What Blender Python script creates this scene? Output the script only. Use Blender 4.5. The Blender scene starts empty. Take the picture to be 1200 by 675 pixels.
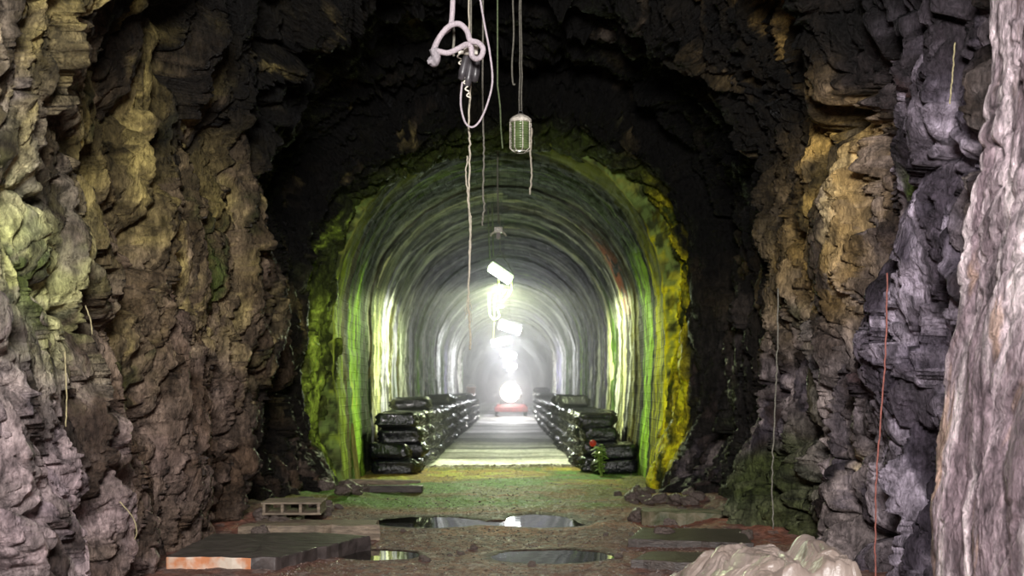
import bpy, math, random
import numpy as np
from mathutils import Vector, Matrix

random.seed(7)
RS = np.random.RandomState(11)
C = bpy.context.scene.collection
FPX, VX, VY, CAMZ = 1300.0, 598.0, 457.0, 1.5


def P(px, py, d):
    """a point of the place from a bearing in the photograph and its distance down the tunnel"""
    return Vector(((px - VX) / FPX * d, d, CAMZ - (py - VY) / FPX * d))


# ------------------------------------------------------------------ noise
PERM = RS.permutation(4096).astype(np.int64)
RND = RS.rand(4096, 6)


def hsh(ix, iy, iz, seed=0):
    a = PERM[(ix + seed * 131) & 4095]
    a = PERM[(a + iy) & 4095]
    return PERM[(a + iz) & 4095]


def vnoise(p, seed=0):
    """smooth value noise, p (n,3) -> -1..1"""
    i = np.floor(p).astype(np.int64)
    f = p - i
    f = f * f * f * (f * (f * 6 - 15) + 10)
    out = np.zeros(len(p))
    for dx in (0, 1):
        wx = f[:, 0] if dx else 1 - f[:, 0]
        for dy in (0, 1):
            wy = f[:, 1] if dy else 1 - f[:, 1]
            for dz in (0, 1):
                wz = f[:, 2] if dz else 1 - f[:, 2]
                out += wx * wy * wz * RND[hsh(i[:, 0] + dx, i[:, 1] + dy, i[:, 2] + dz, seed), 0]
    return out * 2 - 1


def fbm(p, octv=4, seed=0, gain=0.5):
    a, s, t = 1.0, 0.0, 0.0
    for k in range(octv):
        s = s + a * vnoise(p * (2.03 ** k) + 17.3 * k, seed + k)
        t += a
        a *= gain
    return s / t


def cells(p, seed=0):
    """nearest-cell noise: F1, F2, cell id, offset from the cell's point"""
    i = np.floor(p).astype(np.int64)
    n = len(p)
    f1 = np.full(n, 9.0); f2 = np.full(n, 9.0)
    cid = np.zeros(n, np.int64); off = np.zeros((n, 3))
    for dx in (-1, 0, 1):
        for dy in (-1, 0, 1):
            for dz in (-1, 0, 1):
                h = hsh(i[:, 0] + dx, i[:, 1] + dy, i[:, 2] + dz, seed)
                q = np.stack([i[:, 0] + dx, i[:, 1] + dy, i[:, 2] + dz], 1) + RND[h, 1:4]
                o = p - q
                d = np.sqrt((o * o).sum(1))
                m = d < f1
                f2 = np.where(m, f1, np.minimum(f2, d))
                cid = np.where(m, h, cid)
                off[m] = o[m]
                f1 = np.where(m, d, f1)
    return f1, f2, cid, off


def sst(a, b, x):
    t = np.clip((x - a) / (b - a), 0, 1)
    return t * t * (3 - 2 * t)


def mixc(c, col, f):
    f = np.clip(f, 0, 1)[:, None]
    return c * (1 - f) + np.array(col)[None, :] * f


# ------------------------------------------------------------------ materials
def new_mat(name):
    m = bpy.data.materials.new(name)
    m.use_nodes = True
    nt = m.node_tree
    return m, nt, nt.nodes, nt.links, nt.nodes['Principled BSDF']


def mat(name, col, rough=0.6, metal=0.0, var=0.25, scale=8.0, bump=0.0, bscale=40.0, spec=0.5, col2=None, emit=None, estr=0.0, coat=0.0, stretch=(1, 1, 1)):
    m, nt, N, L, b = new_mat(name)
    tc = N.new('ShaderNodeTexCoord')
    mp = N.new('ShaderNodeMapping'); mp.inputs['Scale'].default_value = stretch
    L.new(tc.outputs['Object'], mp.inputs[0])
    nz = N.new('ShaderNodeTexNoise'); nz.inputs['Scale'].default_value = scale; nz.inputs['Detail'].default_value = 5
    L.new(mp.outputs[0], nz.inputs['Vector'])
    cr = N.new('ShaderNodeValToRGB')
    c2 = col2 or tuple(min(1, c * (1 + var)) for c in col)
    c1 = tuple(c * (1 - var) for c in col) if col2 is None else col
    cr.color_ramp.elements[0].position = 0.35; cr.color_ramp.elements[0].color = (*c1, 1)
    cr.color_ramp.elements[1].position = 0.68; cr.color_ramp.elements[1].color = (*c2, 1)
    L.new(nz.outputs[0], cr.inputs[0]); L.new(cr.outputs[0], b.inputs['Base Color'])
    b.inputs['Roughness'].default_value = rough
    b.inputs['Metallic'].default_value = metal
    b.inputs['Specular IOR Level'].default_value = spec
    b.inputs['Coat Weight'].default_value = coat
    if bump:
        n2 = N.new('ShaderNodeTexNoise'); n2.inputs['Scale'].default_value = bscale; n2.inputs['Detail'].default_value = 6
        L.new(mp.outputs[0], n2.inputs['Vector'])
        bp = N.new('ShaderNodeBump'); bp.inputs['Strength'].default_value = bump; bp.inputs['Distance'].default_value = 0.02
        L.new(n2.outputs[0], bp.inputs['Height']); L.new(bp.outputs[0], b.inputs['Normal'])
    if emit:
        b.inputs['Emission Color'].default_value = (*emit, 1)
        b.inputs['Emission Strength'].default_value = estr
    return m


def attr_mat(name, rough=(0.35, 0.75), bump=0.6, bscale=28.0, stretch=(1, 1, 0.45), spec=0.5, fine=0.5, dist=0.03, brick=False, grain=0.0, gstretch=(1, 1, 0.3)):
    """surface coloured by mineral stains, on the rock also painted-in light and shade (colour attribute) with fine grain on top"""
    m, nt, N, L, b = new_mat(name)
    at = N.new('ShaderNodeAttribute'); at.attribute_name = 'stain_and_shade'
    tc = N.new('ShaderNodeTexCoord')
    mp = N.new('ShaderNodeMapping'); mp.inputs['Scale'].default_value = stretch
    L.new(tc.outputs['Object'], mp.inputs[0])
    nz = N.new('ShaderNodeTexNoise'); nz.inputs['Scale'].default_value = bscale; nz.inputs['Detail'].default_value = 8; nz.inputs['Roughness'].default_value = 0.65
    L.new(mp.outputs[0], nz.inputs['Vector'])
    nz2 = N.new('ShaderNodeTexNoise'); nz2.inputs['Scale'].default_value = bscale * 0.3; nz2.inputs['Detail'].default_value = 6
    nz2.inputs['Distortion'].default_value = 1.2
    L.new(mp.outputs[0], nz2.inputs['Vector'])
    mr = N.new('ShaderNodeMapRange'); mr.inputs['From Min'].default_value = 0.3; mr.inputs['From Max'].default_value = 0.7
    mr.inputs['To Min'].default_value = 1 - fine; mr.inputs['To Max'].default_value = 1 + fine
    L.new(nz2.outputs[0], mr.inputs['Value'])
    vm = N.new('ShaderNodeVectorMath'); vm.operation = 'SCALE'
    L.new(at.outputs['Color'], vm.inputs[0]); L.new(mr.outputs[0], vm.inputs['Scale'])
    last = vm.outputs[0]
    gout = None
    if grain:
        mg = N.new('ShaderNodeMapping'); mg.inputs['Scale'].default_value = gstretch
        L.new(tc.outputs['Object'], mg.inputs[0])
        g1 = N.new('ShaderNodeTexNoise'); g1.inputs['Scale'].default_value = 30; g1.inputs['Detail'].default_value = 9; g1.inputs['Roughness'].default_value = 0.7; g1.inputs['Distortion'].default_value = 0.8
        L.new(mg.outputs[0], g1.inputs['Vector'])
        gr = N.new('ShaderNodeMapRange'); gr.inputs['From Min'].default_value = 0.36; gr.inputs['From Max'].default_value = 0.66
        gr.inputs['To Min'].default_value = 1 - grain; gr.inputs['To Max'].default_value = 1 + grain
        L.new(g1.outputs[0], gr.inputs['Value'])
        v2 = N.new('ShaderNodeVectorMath'); v2.operation = 'SCALE'
        L.new(last, v2.inputs[0]); L.new(gr.outputs[0], v2.inputs['Scale']); last = v2.outputs[0]
        gout = g1.outputs[0]
    L.new(last, b.inputs['Base Color'])
    r = N.new('ShaderNodeMapRange'); r.inputs['From Min'].default_value = 0.35; r.inputs['From Max'].default_value = 0.65
    r.inputs['To Min'].default_value = rough[0]; r.inputs['To Max'].default_value = rough[1]
    L.new(nz.outputs[0], r.inputs['Value']); L.new(r.outputs[0], b.inputs['Roughness'])
    b.inputs['Specular IOR Level'].default_value = spec
    ad = N.new('ShaderNodeMath'); ad.operation = 'ADD'
    L.new(nz.outputs[0], ad.inputs[0]); L.new(nz2.outputs[0], ad.inputs[1])
    h = ad.outputs[0]
    if gout is not None:
        a2 = N.new('ShaderNodeMath'); a2.operation = 'MULTIPLY_ADD'; a2.inputs[1].default_value = 0.8
        L.new(gout, a2.inputs[0]); L.new(h, a2.inputs[2]); h = a2.outputs[0]
    if brick:
        uv = N.new('ShaderNodeUVMap')
        bt = N.new('ShaderNodeTexBrick')
        bt.inputs['Scale'].default_value = 1.0
        bt.inputs['Brick Width'].default_value = 0.36; bt.inputs['Row Height'].default_value = 0.14
        bt.inputs['Mortar Size'].default_value = 0.012; bt.inputs['Mortar Smooth'].default_value = 0.6
        L.new(uv.outputs[0], bt.inputs['Vector'])
        mm = N.new('ShaderNodeMath'); mm.operation = 'MULTIPLY_ADD'; mm.inputs[1].default_value = -0.4
        L.new(bt.outputs['Fac'], mm.inputs[0]); L.new(h, mm.inputs[2])
        h = mm.outputs[0]
    bp = N.new('ShaderNodeBump'); bp.inputs['Strength'].default_value = bump; bp.inputs['Distance'].default_value = dist
    L.new(h, bp.inputs['Height']); L.new(bp.outputs[0], b.inputs['Normal'])
    return m


# ------------------------------------------------------------------ mesh helpers
def grid_mesh(name, V, nu, nv, m, col=None, uv=None, smooth=True, close_u=False):
    """V is (nv*nu, 3), row major over v"""
    me = bpy.data.meshes.new(name)
    idx = np.arange(nu * nv).reshape(nv, nu)
    if close_u:
        idx2 = np.concatenate([idx, idx[:, :1]], 1)
    else:
        idx2 = idx
    q = np.stack([idx2[:-1, :-1], idx2[:-1, 1:], idx2[1:, 1:], idx2[1:, :-1]], -1).reshape(-1, 4)
    me.vertices.add(len(V)); me.vertices.foreach_set('co', V.astype(np.float32).ravel())
    me.loops.add(q.size); me.loops.foreach_set('vertex_index', q.ravel().astype(np.int32))
    me.polygons.add(len(q)); me.polygons.foreach_set('loop_start', (np.arange(len(q)) * 4).astype(np.int32))
    me.polygons.foreach_set('loop_total', np.full(len(q), 4, np.int32))
    me.update(calc_edges=True)
    if smooth:
        me.polygons.foreach_set('use_smooth', np.ones(len(q), bool))
    if uv is not None:
        l = me.uv_layers.new(name='UVMap')
        l.data.foreach_set('uv', uv[q.ravel()].astype(np.float32).ravel())
    if col is not None:
        a = me.color_attributes.new('stain_and_shade', 'FLOAT_COLOR', 'POINT')
        cc = np.concatenate([np.clip(col, 0, 1), np.ones((len(col), 1))], 1)
        a.data.foreach_set('color', cc.astype(np.float32).ravel())
    me.materials.append(m)
    return me


class MB:
    def __init__(s):
        s.v = []; s.f = []

    def add(s, vs, fs):
        o = len(s.v)
        s.v += [tuple(v) for v in vs]; s.f += [tuple(i + o for i in f) for f in fs]
        return s

    def box(s, c, size, rot=None, taper=1.0):
        hx, hy, hz = size[0] / 2, size[1] / 2, size[2] / 2
        vs = []
        for z in (-1, 1):
            t = taper if z > 0 else 1
            for x, y in ((-1, -1), (1, -1), (1, 1), (-1, 1)):
                vs.append(Vector((x * hx * t, y * hy * t, z * hz)))
        if rot is not None:
            vs = [rot @ v for v in vs]
        c = Vector(c)
        return s.add([v + c for v in vs], [(3, 2, 1, 0), (4, 5, 6, 7), (0, 1, 5, 4), (1, 2, 6, 5), (2, 3, 7, 6), (3, 0, 4, 7)])

    def tube(s, pts, r, n=8, cap=True, closed=False):
        pts = [Vector(p) for p in pts]
        k = len(pts)
        rr = r if hasattr(r, '__len__') else [r] * k
        up = Vector((0.13, 0.31, 0.9)).normalized()
        prev = None; rings = []
        for i, p in enumerate(pts):
            t = (pts[min(i + 1, k - 1)] - pts[max(i - 1, 0)])
            if t.length < 1e-9: t = Vector((0, 0, 1))
            t.normalize()
            if prev is None:
                a = t.cross(up)
                if a.length < 1e-3: a = t.cross(Vector((1, 0, 0)))
            else:
                a = prev - t * prev.dot(t)
            a.normalize(); prev = a
            b = t.cross(a)
            rings.append([p + (a * math.cos(2 * math.pi * j / n) + b * math.sin(2 * math.pi * j / n)) * rr[i] for j in range(n)])
        fs = []
        for i in range(k - 1):
            for j in range(n):
                j2 = (j + 1) % n
                fs.append((i * n + j, i * n + j2, (i + 1) * n + j2, (i + 1) * n + j))
        if cap:
            fs.append(tuple(range(n))[::-1]); fs.append(tuple((k - 1) * n + j for j in range(n)))
        return s.add([v for rg in rings for v in rg], fs)

    def lathe(s, prof, c, n=20, axis='z', rot=None):
        """prof: list of (r, h)"""
        vs = []
        for r, h in prof:
            for j in range(n):
                a = 2 * math.pi * j / n
                v = Vector((r * math.cos(a), r * math.sin(a), h))
                if axis == 'y': v = Vector((v.x, v.z, v.y))
                if axis == 'x': v = Vector((v.z, v.x, v.y))
                if rot is not None: v = rot @ v
                vs.append(v + Vector(c))
        fs = []
        for i in range(len(prof) - 1):
            for j in range(n):
                j2 = (j + 1) % n
                fs.append((i * n + j, i * n + j2, (i + 1) * n + j2, (i + 1) * n + j))
        fs.append(tuple(range(n))[::-1]); fs.append(tuple((len(prof) - 1) * n + j for j in range(n)))
        return s.add(vs, fs)

    def mesh(s, name, m, smooth=False):
        me = bpy.data.meshes.new(name)
        me.from_pydata(s.v, [], s.f)
        if smooth:
            me.polygons.foreach_set('use_smooth', np.ones(len(me.polygons), bool))
        me.materials.append(m)
        me.update()
        return me

    def build(s, name, m, parent=None, smooth=False, bevel=0.0, loc=None):
        o = bpy.data.objects.new(name, s.mesh(name, m, smooth))
        C.objects.link(o)
        if loc is not None: o.location = loc
        if parent is not None: o.parent = parent
        if bevel:
            bv = o.modifiers.new('b', 'BEVEL'); bv.width = bevel; bv.segments = 2; bv.limit_method = 'ANGLE'
        return o


def obj(name, me, parent=None, loc=None, rot=None):
    o = bpy.data.objects.new(name, me); C.objects.link(o)
    if loc is not None: o.location = loc
    if rot is not None: o.rotation_euler = rot
    if parent is not None: o.parent = parent
    return o


def tag(o, label, cat, group=None, kind=None):
    o['label'] = label; o['category'] = cat
    if group: o['group'] = group
    if kind: o['kind'] = kind
    return o


def struct(o):
    o['kind'] = 'structure'
    return o


def empty(name, loc=(0, 0, 0), rz=0.0):
    o = bpy.data.objects.new(name, None); C.objects.link(o)
    o.location = loc; o.rotation_euler = (0, 0, rz); o.empty_display_size = 0.1
    return o


def spline(pts, n=12):
    """Catmull-Rom through pts"""
    pts = [Vector(p) for p in pts]
    q = [pts[0] * 2 - pts[1]] + pts + [pts[-1] * 2 - pts[-2]]
    out = []
    for i in range(1, len(q) - 2):
        a, b, c, d = q[i - 1], q[i], q[i + 1], q[i + 2]
        for k in range(n):
            t = k / n
            out.append(0.5 * ((2 * b) + (c - a) * t + (2 * a - 5 * b + 4 * c - d) * t * t + (3 * b - a - 3 * c + d) * t ** 3))
    out.append(pts[-1])
    return out


def wob(pts, a, seed):
    r = random.Random(seed)
    return [p + Vector((r.gauss(0, a), r.gauss(0, a), 0)) for p in pts]


# ------------------------------------------------------------------ materials used
M_ROCK = attr_mat('wet_rock', rough=(0.38, 0.85), bump=0.95, bscale=22, fine=0.7, dist=0.06, spec=0.25, grain=0.5, gstretch=(1, 1, 0.45))
M_LINING = attr_mat('stained_masonry', rough=(0.65, 0.95), spec=0.1, bump=0.6, bscale=9, stretch=(1, 0.7, 0.35), fine=0.35, dist=0.04, brick=True)
M_FLOOR = attr_mat('wet_ground', rough=(0.4, 0.9), spec=0.2, bump=0.8, bscale=30, stretch=(1, 1, 1), fine=0.45, dist=0.03)
M_STONE = mat('stone', (0.13, 0.10, 0.085), 0.5, var=0.5, scale=9, bump=0.6, bscale=30)
M_PEBBLE = mat('pebble', (0.07, 0.05, 0.042), 0.35, scale=6, col2=(0.24, 0.18, 0.155), bump=0.3)
M_BLACK = mat('black_plastic', (0.008, 0.008, 0.012), 0.22, var=0.4, scale=14, bump=1.0, bscale=20, spec=0.6, coat=0.25)
M_ROPE = mat('white_rope', (0.62, 0.54, 0.58), 0.7, var=0.15, scale=60, bump=0.8, bscale=180)
M_TWINE = mat('pale_twine', (0.42, 0.38, 0.30), 0.8, var=0.2, scale=60)
M_TWINE_D = mat('grey_twine', (0.17, 0.16, 0.13), 0.8, var=0.3, scale=60)
M_GREENCORD = mat('green_cord', (0.14, 0.18, 0.09), 0.8, var=0.3, scale=60)
M_RED = mat('red_string', (0.23, 0.075, 0.06), 0.7, var=0.3, scale=50)
M_METAL = mat('pale_metal', (0.75, 0.70, 0.6), 0.35, metal=0.0, var=0.3, scale=30, bump=0.2)
M_IRON = mat('dark_metal', (0.05, 0.05, 0.05), 0.5, metal=0.6, var=0.4, scale=20)
M_GLASSG = mat('green_glass', (0.15, 0.21, 0.08), 0.25, scale=12, var=0.3, coat=0.5)
M_PLASTIC = mat('crumpled_plastic', (0.25, 0.195, 0.165), 0.36, scale=5, col2=(0.38, 0.31, 0.275), bump=0.3, bscale=30)
M_WOOD = mat('wet_timber', (0.055, 0.042, 0.035), 0.4, var=0.4, scale=6, bump=0.5, bscale=20, stretch=(1, 6, 6))
M_WOODP = mat('pale_timber', (0.22, 0.17, 0.12), 0.6, var=0.4, scale=7, bump=0.5, bscale=25, stretch=(1, 5, 5))
M_POST = mat('mossy_post', (0.28, 0.27, 0.06), 0.6, var=0.3, scale=6, bump=0.4, stretch=(4, 4, 1))
M_LEAF = mat('leaf', (0.22, 0.33, 0.06), 0.35, var=0.35, scale=20, coat=0.3)
M_STALK = mat('dry_stalk', (0.30, 0.26, 0.14), 0.8, var=0.3, scale=30)
M_REDPAINT = mat('red_paint', (0.55, 0.03, 0.02), 0.45, var=0.2, scale=6)
M_RUBBER = mat('rubber', (0.02, 0.02, 0.02), 0.8, var=0.3)
M_BUCKET = mat('pale_plastic', (0.72, 0.55, 0.52), 0.5, var=0.1)

# ------------------------------------------------------------------ rock tunnel
Y0, YM, Y1 = 3.6, 15.5, 16.9      # rock starts beside the viewer, its narrow mouth starts at YM, lining at Y1


def width_profile(y, z, side):
    if side < 0:
        ks = [(3, 3.25), (6, 3.2), (9, 3.2), (11.5, 3.12), (12.6, 3.1), (13.4, 3.5), (15.0, 3.5), (15.35, 3.35), (15.6, 2.98), (17, 2.84)]
    else:
        ks = [(3, 2.5), (6.3, 2.5), (6.8, 3.2), (8.3, 3.25), (9.4, 3.15), (10.2, 3.0), (10.9, 3.15), (11.6, 2.95), (12.4, 3.25), (13.2, 3.2), (15.0, 3.2), (15.35, 3.1), (15.6, 2.66), (17, 2.54)]
    w = np.interp(y, [k[0] for k in ks], [k[1] for k in ks])
    if side > 0:
        w = w - 0.35 * sst(1.3, 0.0, z) * sst(10.5, 12.0, y) + 0.36 * sst(0.2, 3.8, z) * sst(7.0, 6.3, y)
    else:
        w = w + 0.12 * sst(1.0, 0.0, z) * sst(9.5, 11, y) * sst(14.0, 13.0, y) - 0.25 * sst(1.0, 0.0, z) * sst(13.6, 14.8, y)
    return w


def rock_disp(p, amp):
    q = p + 0.16 * np.stack([vnoise(p * 1.7, 3), vnoise(p * 1.7, 4), vnoise(p * 1.7, 5)], 1)
    q = q + 0.055 * np.stack([vnoise(p * 5, 6), vnoise(p * 5, 7), vnoise(p * 5, 8)], 1) + 0.022 * np.stack([vnoise(p * 14, 6), vnoise(p * 14, 7), vnoise(p * 14, 8)], 1)
    h = 0.12 * fbm(p * np.array([0.6, 0.9, 0.45]), 2, 20)
    # each slab leans: its point is offset with height so flakes run down and away
    shear = q.copy(); shear[:, 1] += (0.22 + 0.2 * vnoise(p * 0.7, 47)) * q[:, 2]
    f1, f2, c1, o1 = cells(shear / np.array([0.75, 0.46, 1.05]), 1)
    t = RND[c1]
    L1 = 0.60 * t[:, 4] + 0.6 * np.clip(0.8 - f1, 0, 1) + 1.3 * ((t[:, 1] - 0.5) * o1[:, 1] + (t[:, 2] - 0.5) * o1[:, 2])
    f1b, f2b, c2, o2 = cells(shear / np.array([0.33, 0.16, 0.50]), 2)
    t = RND[c2]
    L2 = 0.5 * t[:, 4] + 0.45 * np.clip(0.8 - f1b, 0, 1) + 1.9 * ((t[:, 1] - 0.5) * o2[:, 1] + 0.55 * (t[:, 2] - 0.5) * o2[:, 2])
    f1c, f2c, c3, o3 = cells(shear / np.array([0.13, 0.06, 0.20]), 3)
    t = RND[c3]
    L3 = 0.3 * t[:, 4] + 0.5 * np.clip(0.85 - f1c, 0, 1) + 1.8 * ((t[:, 1] - 0.5) * o3[:, 1] + 0.6 * (t[:, 2] - 0.5) * o3[:, 2])
    L4 = fbm(q * np.array([14, 20, 9]), 3, 30)
    L5 = 1 - np.abs(fbm(np.stack([shear[:, 0] * 8, shear[:, 1] * 15, shear[:, 2] * 2.6], 1), 3, 48)) * 3
    gm = sst(-0.35, 0.35, vnoise(p * np.array([1.3, 1.6, 0.8]), 44))
    gap = gm * 0.34 * np.exp(-(f2 - f1) / 0.07) + 0.07 * gm * np.exp(-(f2b - f1b) / 0.07) + 0.012 * np.exp(-(f2c - f1c) / 0.10)
    rough = 0.5 + 0.5 * sst(-0.3, 0.4, vnoise(p * 1.1, 40))
    but = fbm(np.stack([p[:, 0] * .5, (p[:, 1] + 0.25 * p[:, 2]) * 1.25, p[:, 2] * 0.38], 1), 2, 46)
    h = h - gap + 0.03 + 0.42 * but + 0.27 * L1 + 0.155 * L2 + 0.085 * L3 * rough + 0.020 * L4 * rough + 0.032 * L5 * (0.35 + 0.65 * sst(-0.2, 0.4, vnoise(p * 1.4, 49)))
    return h * amp, c1, c2, c3, L1, L2


def build_rock():
    ys = [Y0]
    while ys[-1] < Y1:
        d = ys[-1]
        ys.append(d + (0.03 if d < 5.3 else 0.0115 * (d / 6.0) ** 1.35))
    ys = np.array(ys)
    zs = np.arange(-0.35, 3.6, 0.013)
    ta = np.linspace(0, math.pi / 2, 190)
    # profile list: (shape x factor, z, nx, nz)
    xf = np.concatenate([np.ones(len(zs)), np.cos(ta)])
    zz = np.concatenate([zs, 3.6 + np.sin(ta)])      # arch part scaled below
    isarch = np.concatenate([np.zeros(len(zs), bool), np.ones(len(ta), bool)])
    split = len(zs) + 55
    nu = len(xf)
    for side, nm in ((-1, 'wall_left'), (1, 'wall_right')):
        Y, U = np.meshgrid(ys, np.arange(nu), indexing='ij')
        Y = Y.ravel(); U = U.ravel()
        top = np.interp(Y, [3, 15.0, 15.4, 15.7, 17], [2.7, 2.7, 2.5, 2.12, 1.95])
        spring = np.interp(Y, [3, 15.2, 15.7], [3.6, 3.6, 3.35])
        z = np.where(isarch[U], spring + top * (zz[U] - 3.6), -0.35 + (zz[U] + 0.35) * (spring + 0.35) / 3.95)
        w = width_profile(Y, z, side)
        x = side * w * xf[U]
        nx = np.where(isarch[U], -side * xf[U], -side)
        nz = np.where(isarch[U], -np.clip(zz[U] - 3.6, 0, 1), 0)
        p = np.stack([x, Y, z], 1)
        amp = np.interp(Y, [3, 15.2, 15.7, 17], [1, 1, 0.62, 0.45])
        if side > 0:   # the near flank is smoother, vertically scoured
            amp = amp * (1 - 0.90 * sst(6.95, 6.5, Y + 0.05 * (z - 1.5)) * sst(5.2, 4.2, z))
        h, c1, c2, c3, L1, L2 = rock_disp(p, amp)
        if side > 0:
            nearf = sst(6.95, 6.5, Y + 0.05 * (z - 1.5))
            h = h + nearf * (0.10 + 0.07 * fbm(p * np.array([3, 7, 1.0]), 5, 61))
        n = np.stack([nx, np.zeros_like(nx), nz], 1)
        V = p + n * h[:, None]
        V[:, 1] += 0.10 * vnoise(p * np.array([2, 2.2, 1.6]), 50) * sst(16.6, 15, Y) + 0.04 * vnoise(p * 7, 51)
        # ---------------- stains, with light and shade painted in
        N1 = fbm(p * np.array([1, 1.1, 0.6]), 4, 70)
        N2 = fbm(p * np.array([3, 4, 1.5]), 4, 74)
        N3 = fbm(p * np.array([9, 14, 3.5]), 3, 78)
        r1, r2, r3 = RND[c1, 5], RND[c2, 5], RND[c3, 5]
        col = np.tile(np.array([[0.23, 0.20, 0.195]]), (len(p), 1))
        col = mixc(col, (0.13, 0.115, 0.135), sst(0.35, 0.8, r2))
        col = mixc(col, (0.42, 0.365, 0.355), sst(0.05, 0.5, N2 + 0.25 * (r3 - .5)) * 0.8)
        col = mixc(col, (0.06, 0.042, 0.03), sst(-0.05, 0.35, -N2 + 0.4 * (r2 - 0.5)) * 0.75)
        hi = sst(-0.45, 0.5, (z - 2.3) * 0.5 + N1 * 0.9)  # upper tint: daylight's yellow-green cast put into the colour, with olive stain
        if side < 0:
            col = mixc(col, (0.20, 0.145, 0.10), sst(7.0, 9.0, Y + N1) * 0.6)
            olive = hi * (0.45 + 0.55 * sst(0.3, 0.8, r1))
            col = mixc(col, (0.17, 0.145, 0.065), olive * 0.85)
            col = mixc(col, (0.50, 0.43, 0.20), hi * sst(0.05, 0.55, N2 + 0.3 * N3 + 0.2 * (r2 - 0.5)) * 0.75)
            col = mixc(col, (0.11, 0.16, 0.05), hi * sst(0.2, 0.5, N1 * 0.6 - N2 * 0.6) * 0.7)
            g = np.exp(-(((Y - 7.0) / 0.75) ** 2 + ((z - 2.25 + 0.25 * (Y - 7)) / 0.55) ** 2))
            col = mixc(col, (0.52, 0.54, 0.27), g * sst(-0.35, 0.25, N3 + N2) * 0.95)
            col = mixc(col, (0.24, 0.32, 0.09), g * sst(0.0, 0.4, -N3) * 0.5)
            lo = sst(1.9, 0.4, z + 0.3 * N1)  # lower tint: lilac cast of the near daylight put into the rock colour
            col = mixc(col, (0.46, 0.38, 0.39), lo * sst(-0.3, 0.4, N2 + 0.4 * N3 + 0.3 * (r2 - .5)) * 0.9 * sst(10.5, 7, Y))
        else:
            och = np.exp(-(((Y - 10.1) / 1.0) ** 2)) * sst(1.7, 2.7, z) 
            och2 = sst(8.8, 10.2, Y) * hi
            col = mixc(col, (0.19, 0.15, 0.06), och2 * (0.5 + 0.5 * r1) * 0.8)
            col = mixc(col, (0.52, 0.38, 0.15), och * sst(-0.35, 0.2, N2 + 0.4 * (r2 - 0.4)) * 0.9)
            col = mixc(col, (0.10, 0.13, 0.045), sst(9.6, 11.5, Y) * sst(0.05, 0.4, -N1) * 0.7)
            lil = sst(9.6, 8.3, Y) * sst(7.0, 7.3, Y)
            col = mixc(col, (0.12, 0.105, 0.135), lil * 0.75)
            col = mixc(col, (0.50, 0.45, 0.52), lil * sst(-0.08, 0.4, N2 + 0.3 * N3) * 0.75)
            g = np.exp(-(((Y - 8.55) / 0.06) ** 2 + ((z - 2.95) / 0.2) ** 2))
            col = mixc(col, (0.26, 0.36, 0.10), g * sst(-0.2, 0.3, N3) * 0.9)
            g = np.exp(-(((Y - 8.1) / 0.05) ** 2 + ((z - 3.75) / 0.2) ** 2)) + np.exp(-(((Y - 8.9) / 0.07) ** 2 + ((z - 1.72) / 0.14) ** 2))
            col = mixc(col, (0.36, 0.12, 0.04), g * sst(-0.1, 0.35, N3) * 0.85)
            g = np.exp(-(((Y - 9.4) / 0.07) ** 2 + ((z - 1.05) / 0.3) ** 2)) + np.exp(-(((Y - 9.6) / 0.10) ** 2 + ((z - 3.1) / 0.45) ** 2))
            col = mixc(col, (0.65, 0.55, 0.36), g * sst(-0.4, 0.2, N3))
            pale = (0.46, 0.40, 0.42)
            ns = fbm(p * np.array([4, 15, 0.9]), 5, 90)
            col = mixc(col, (0.27, 0.22, 0.24), nearf * 0.95)
            col = mixc(col, pale, nearf * sst(-0.3, 0.25, ns + 0.25 * N2) * 0.95)
            col = mixc(col, (0.70, 0.64, 0.64), nearf * sst(0.1, 0.5, ns) * 0.8)
            col = mixc(col, (0.45, 0.33, 0.24), nearf * sst(0.3, 0.6, N2 - ns) * 0.5)
        dk = sst(2.7, 4.2, z + 0.9 * N1) * sst(-0.15, 0.25, -N2 + 0.35 * (r2 - 0.5)) * (0.85 if side < 0 else 0.6)  # dim upper walls: shade painted in as dark patches
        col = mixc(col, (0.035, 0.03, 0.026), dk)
        # unlit depth before the lining painted dark, green growth on the mouth
        deep_shade = sst(11.4, 12.8, Y + 0.5 * N1)
        col = mixc(col, (0.022, 0.020, 0.017), deep_shade * sst(-0.9, -0.1, 0.3 - r2 + 0.3 * N2) * 0.92)
        col = mixc(col, (0.010, 0.009, 0.008), sst(3.7, 4.7, z + 0.5 * N1 + 0.3 * N2 + 0.9 * sst(10.5, 12.5, Y)) * (0.95 - 0.5 * sst(0.85, 0.95, r2)))  # unlit roof and depth, shade painted in as near black
        mouth = sst(15.9, 16.4, Y + 0.4 * N2)
        col = mixc(col, (0.10, 0.13, 0.03), mouth * 0.8)
        col = mixc(col, (0.55, 0.70, 0.15) if side < 0 else (0.80, 0.72, 0.05), mouth * sst(-0.25, 0.3, N2 + 0.5 * N3 + (0.0 if side < 0 else 0.15)) * sst(4.9, 3.6, z))
        col = mixc(col, (0.05, 0.05, 0.02), mouth * sst(0.15, 0.5, N3) * 0.7)
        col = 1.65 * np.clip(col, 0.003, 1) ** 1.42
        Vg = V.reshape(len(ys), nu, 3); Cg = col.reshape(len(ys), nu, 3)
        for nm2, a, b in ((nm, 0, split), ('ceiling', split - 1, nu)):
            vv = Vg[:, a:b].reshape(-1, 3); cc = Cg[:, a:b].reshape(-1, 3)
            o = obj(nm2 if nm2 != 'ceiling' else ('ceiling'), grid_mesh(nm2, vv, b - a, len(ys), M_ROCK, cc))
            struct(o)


build_rock()


# ------------------------------------------------------------------ masonry lining
AX = -0.15          # the bore's axis lies a little to one side of the viewer


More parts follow.
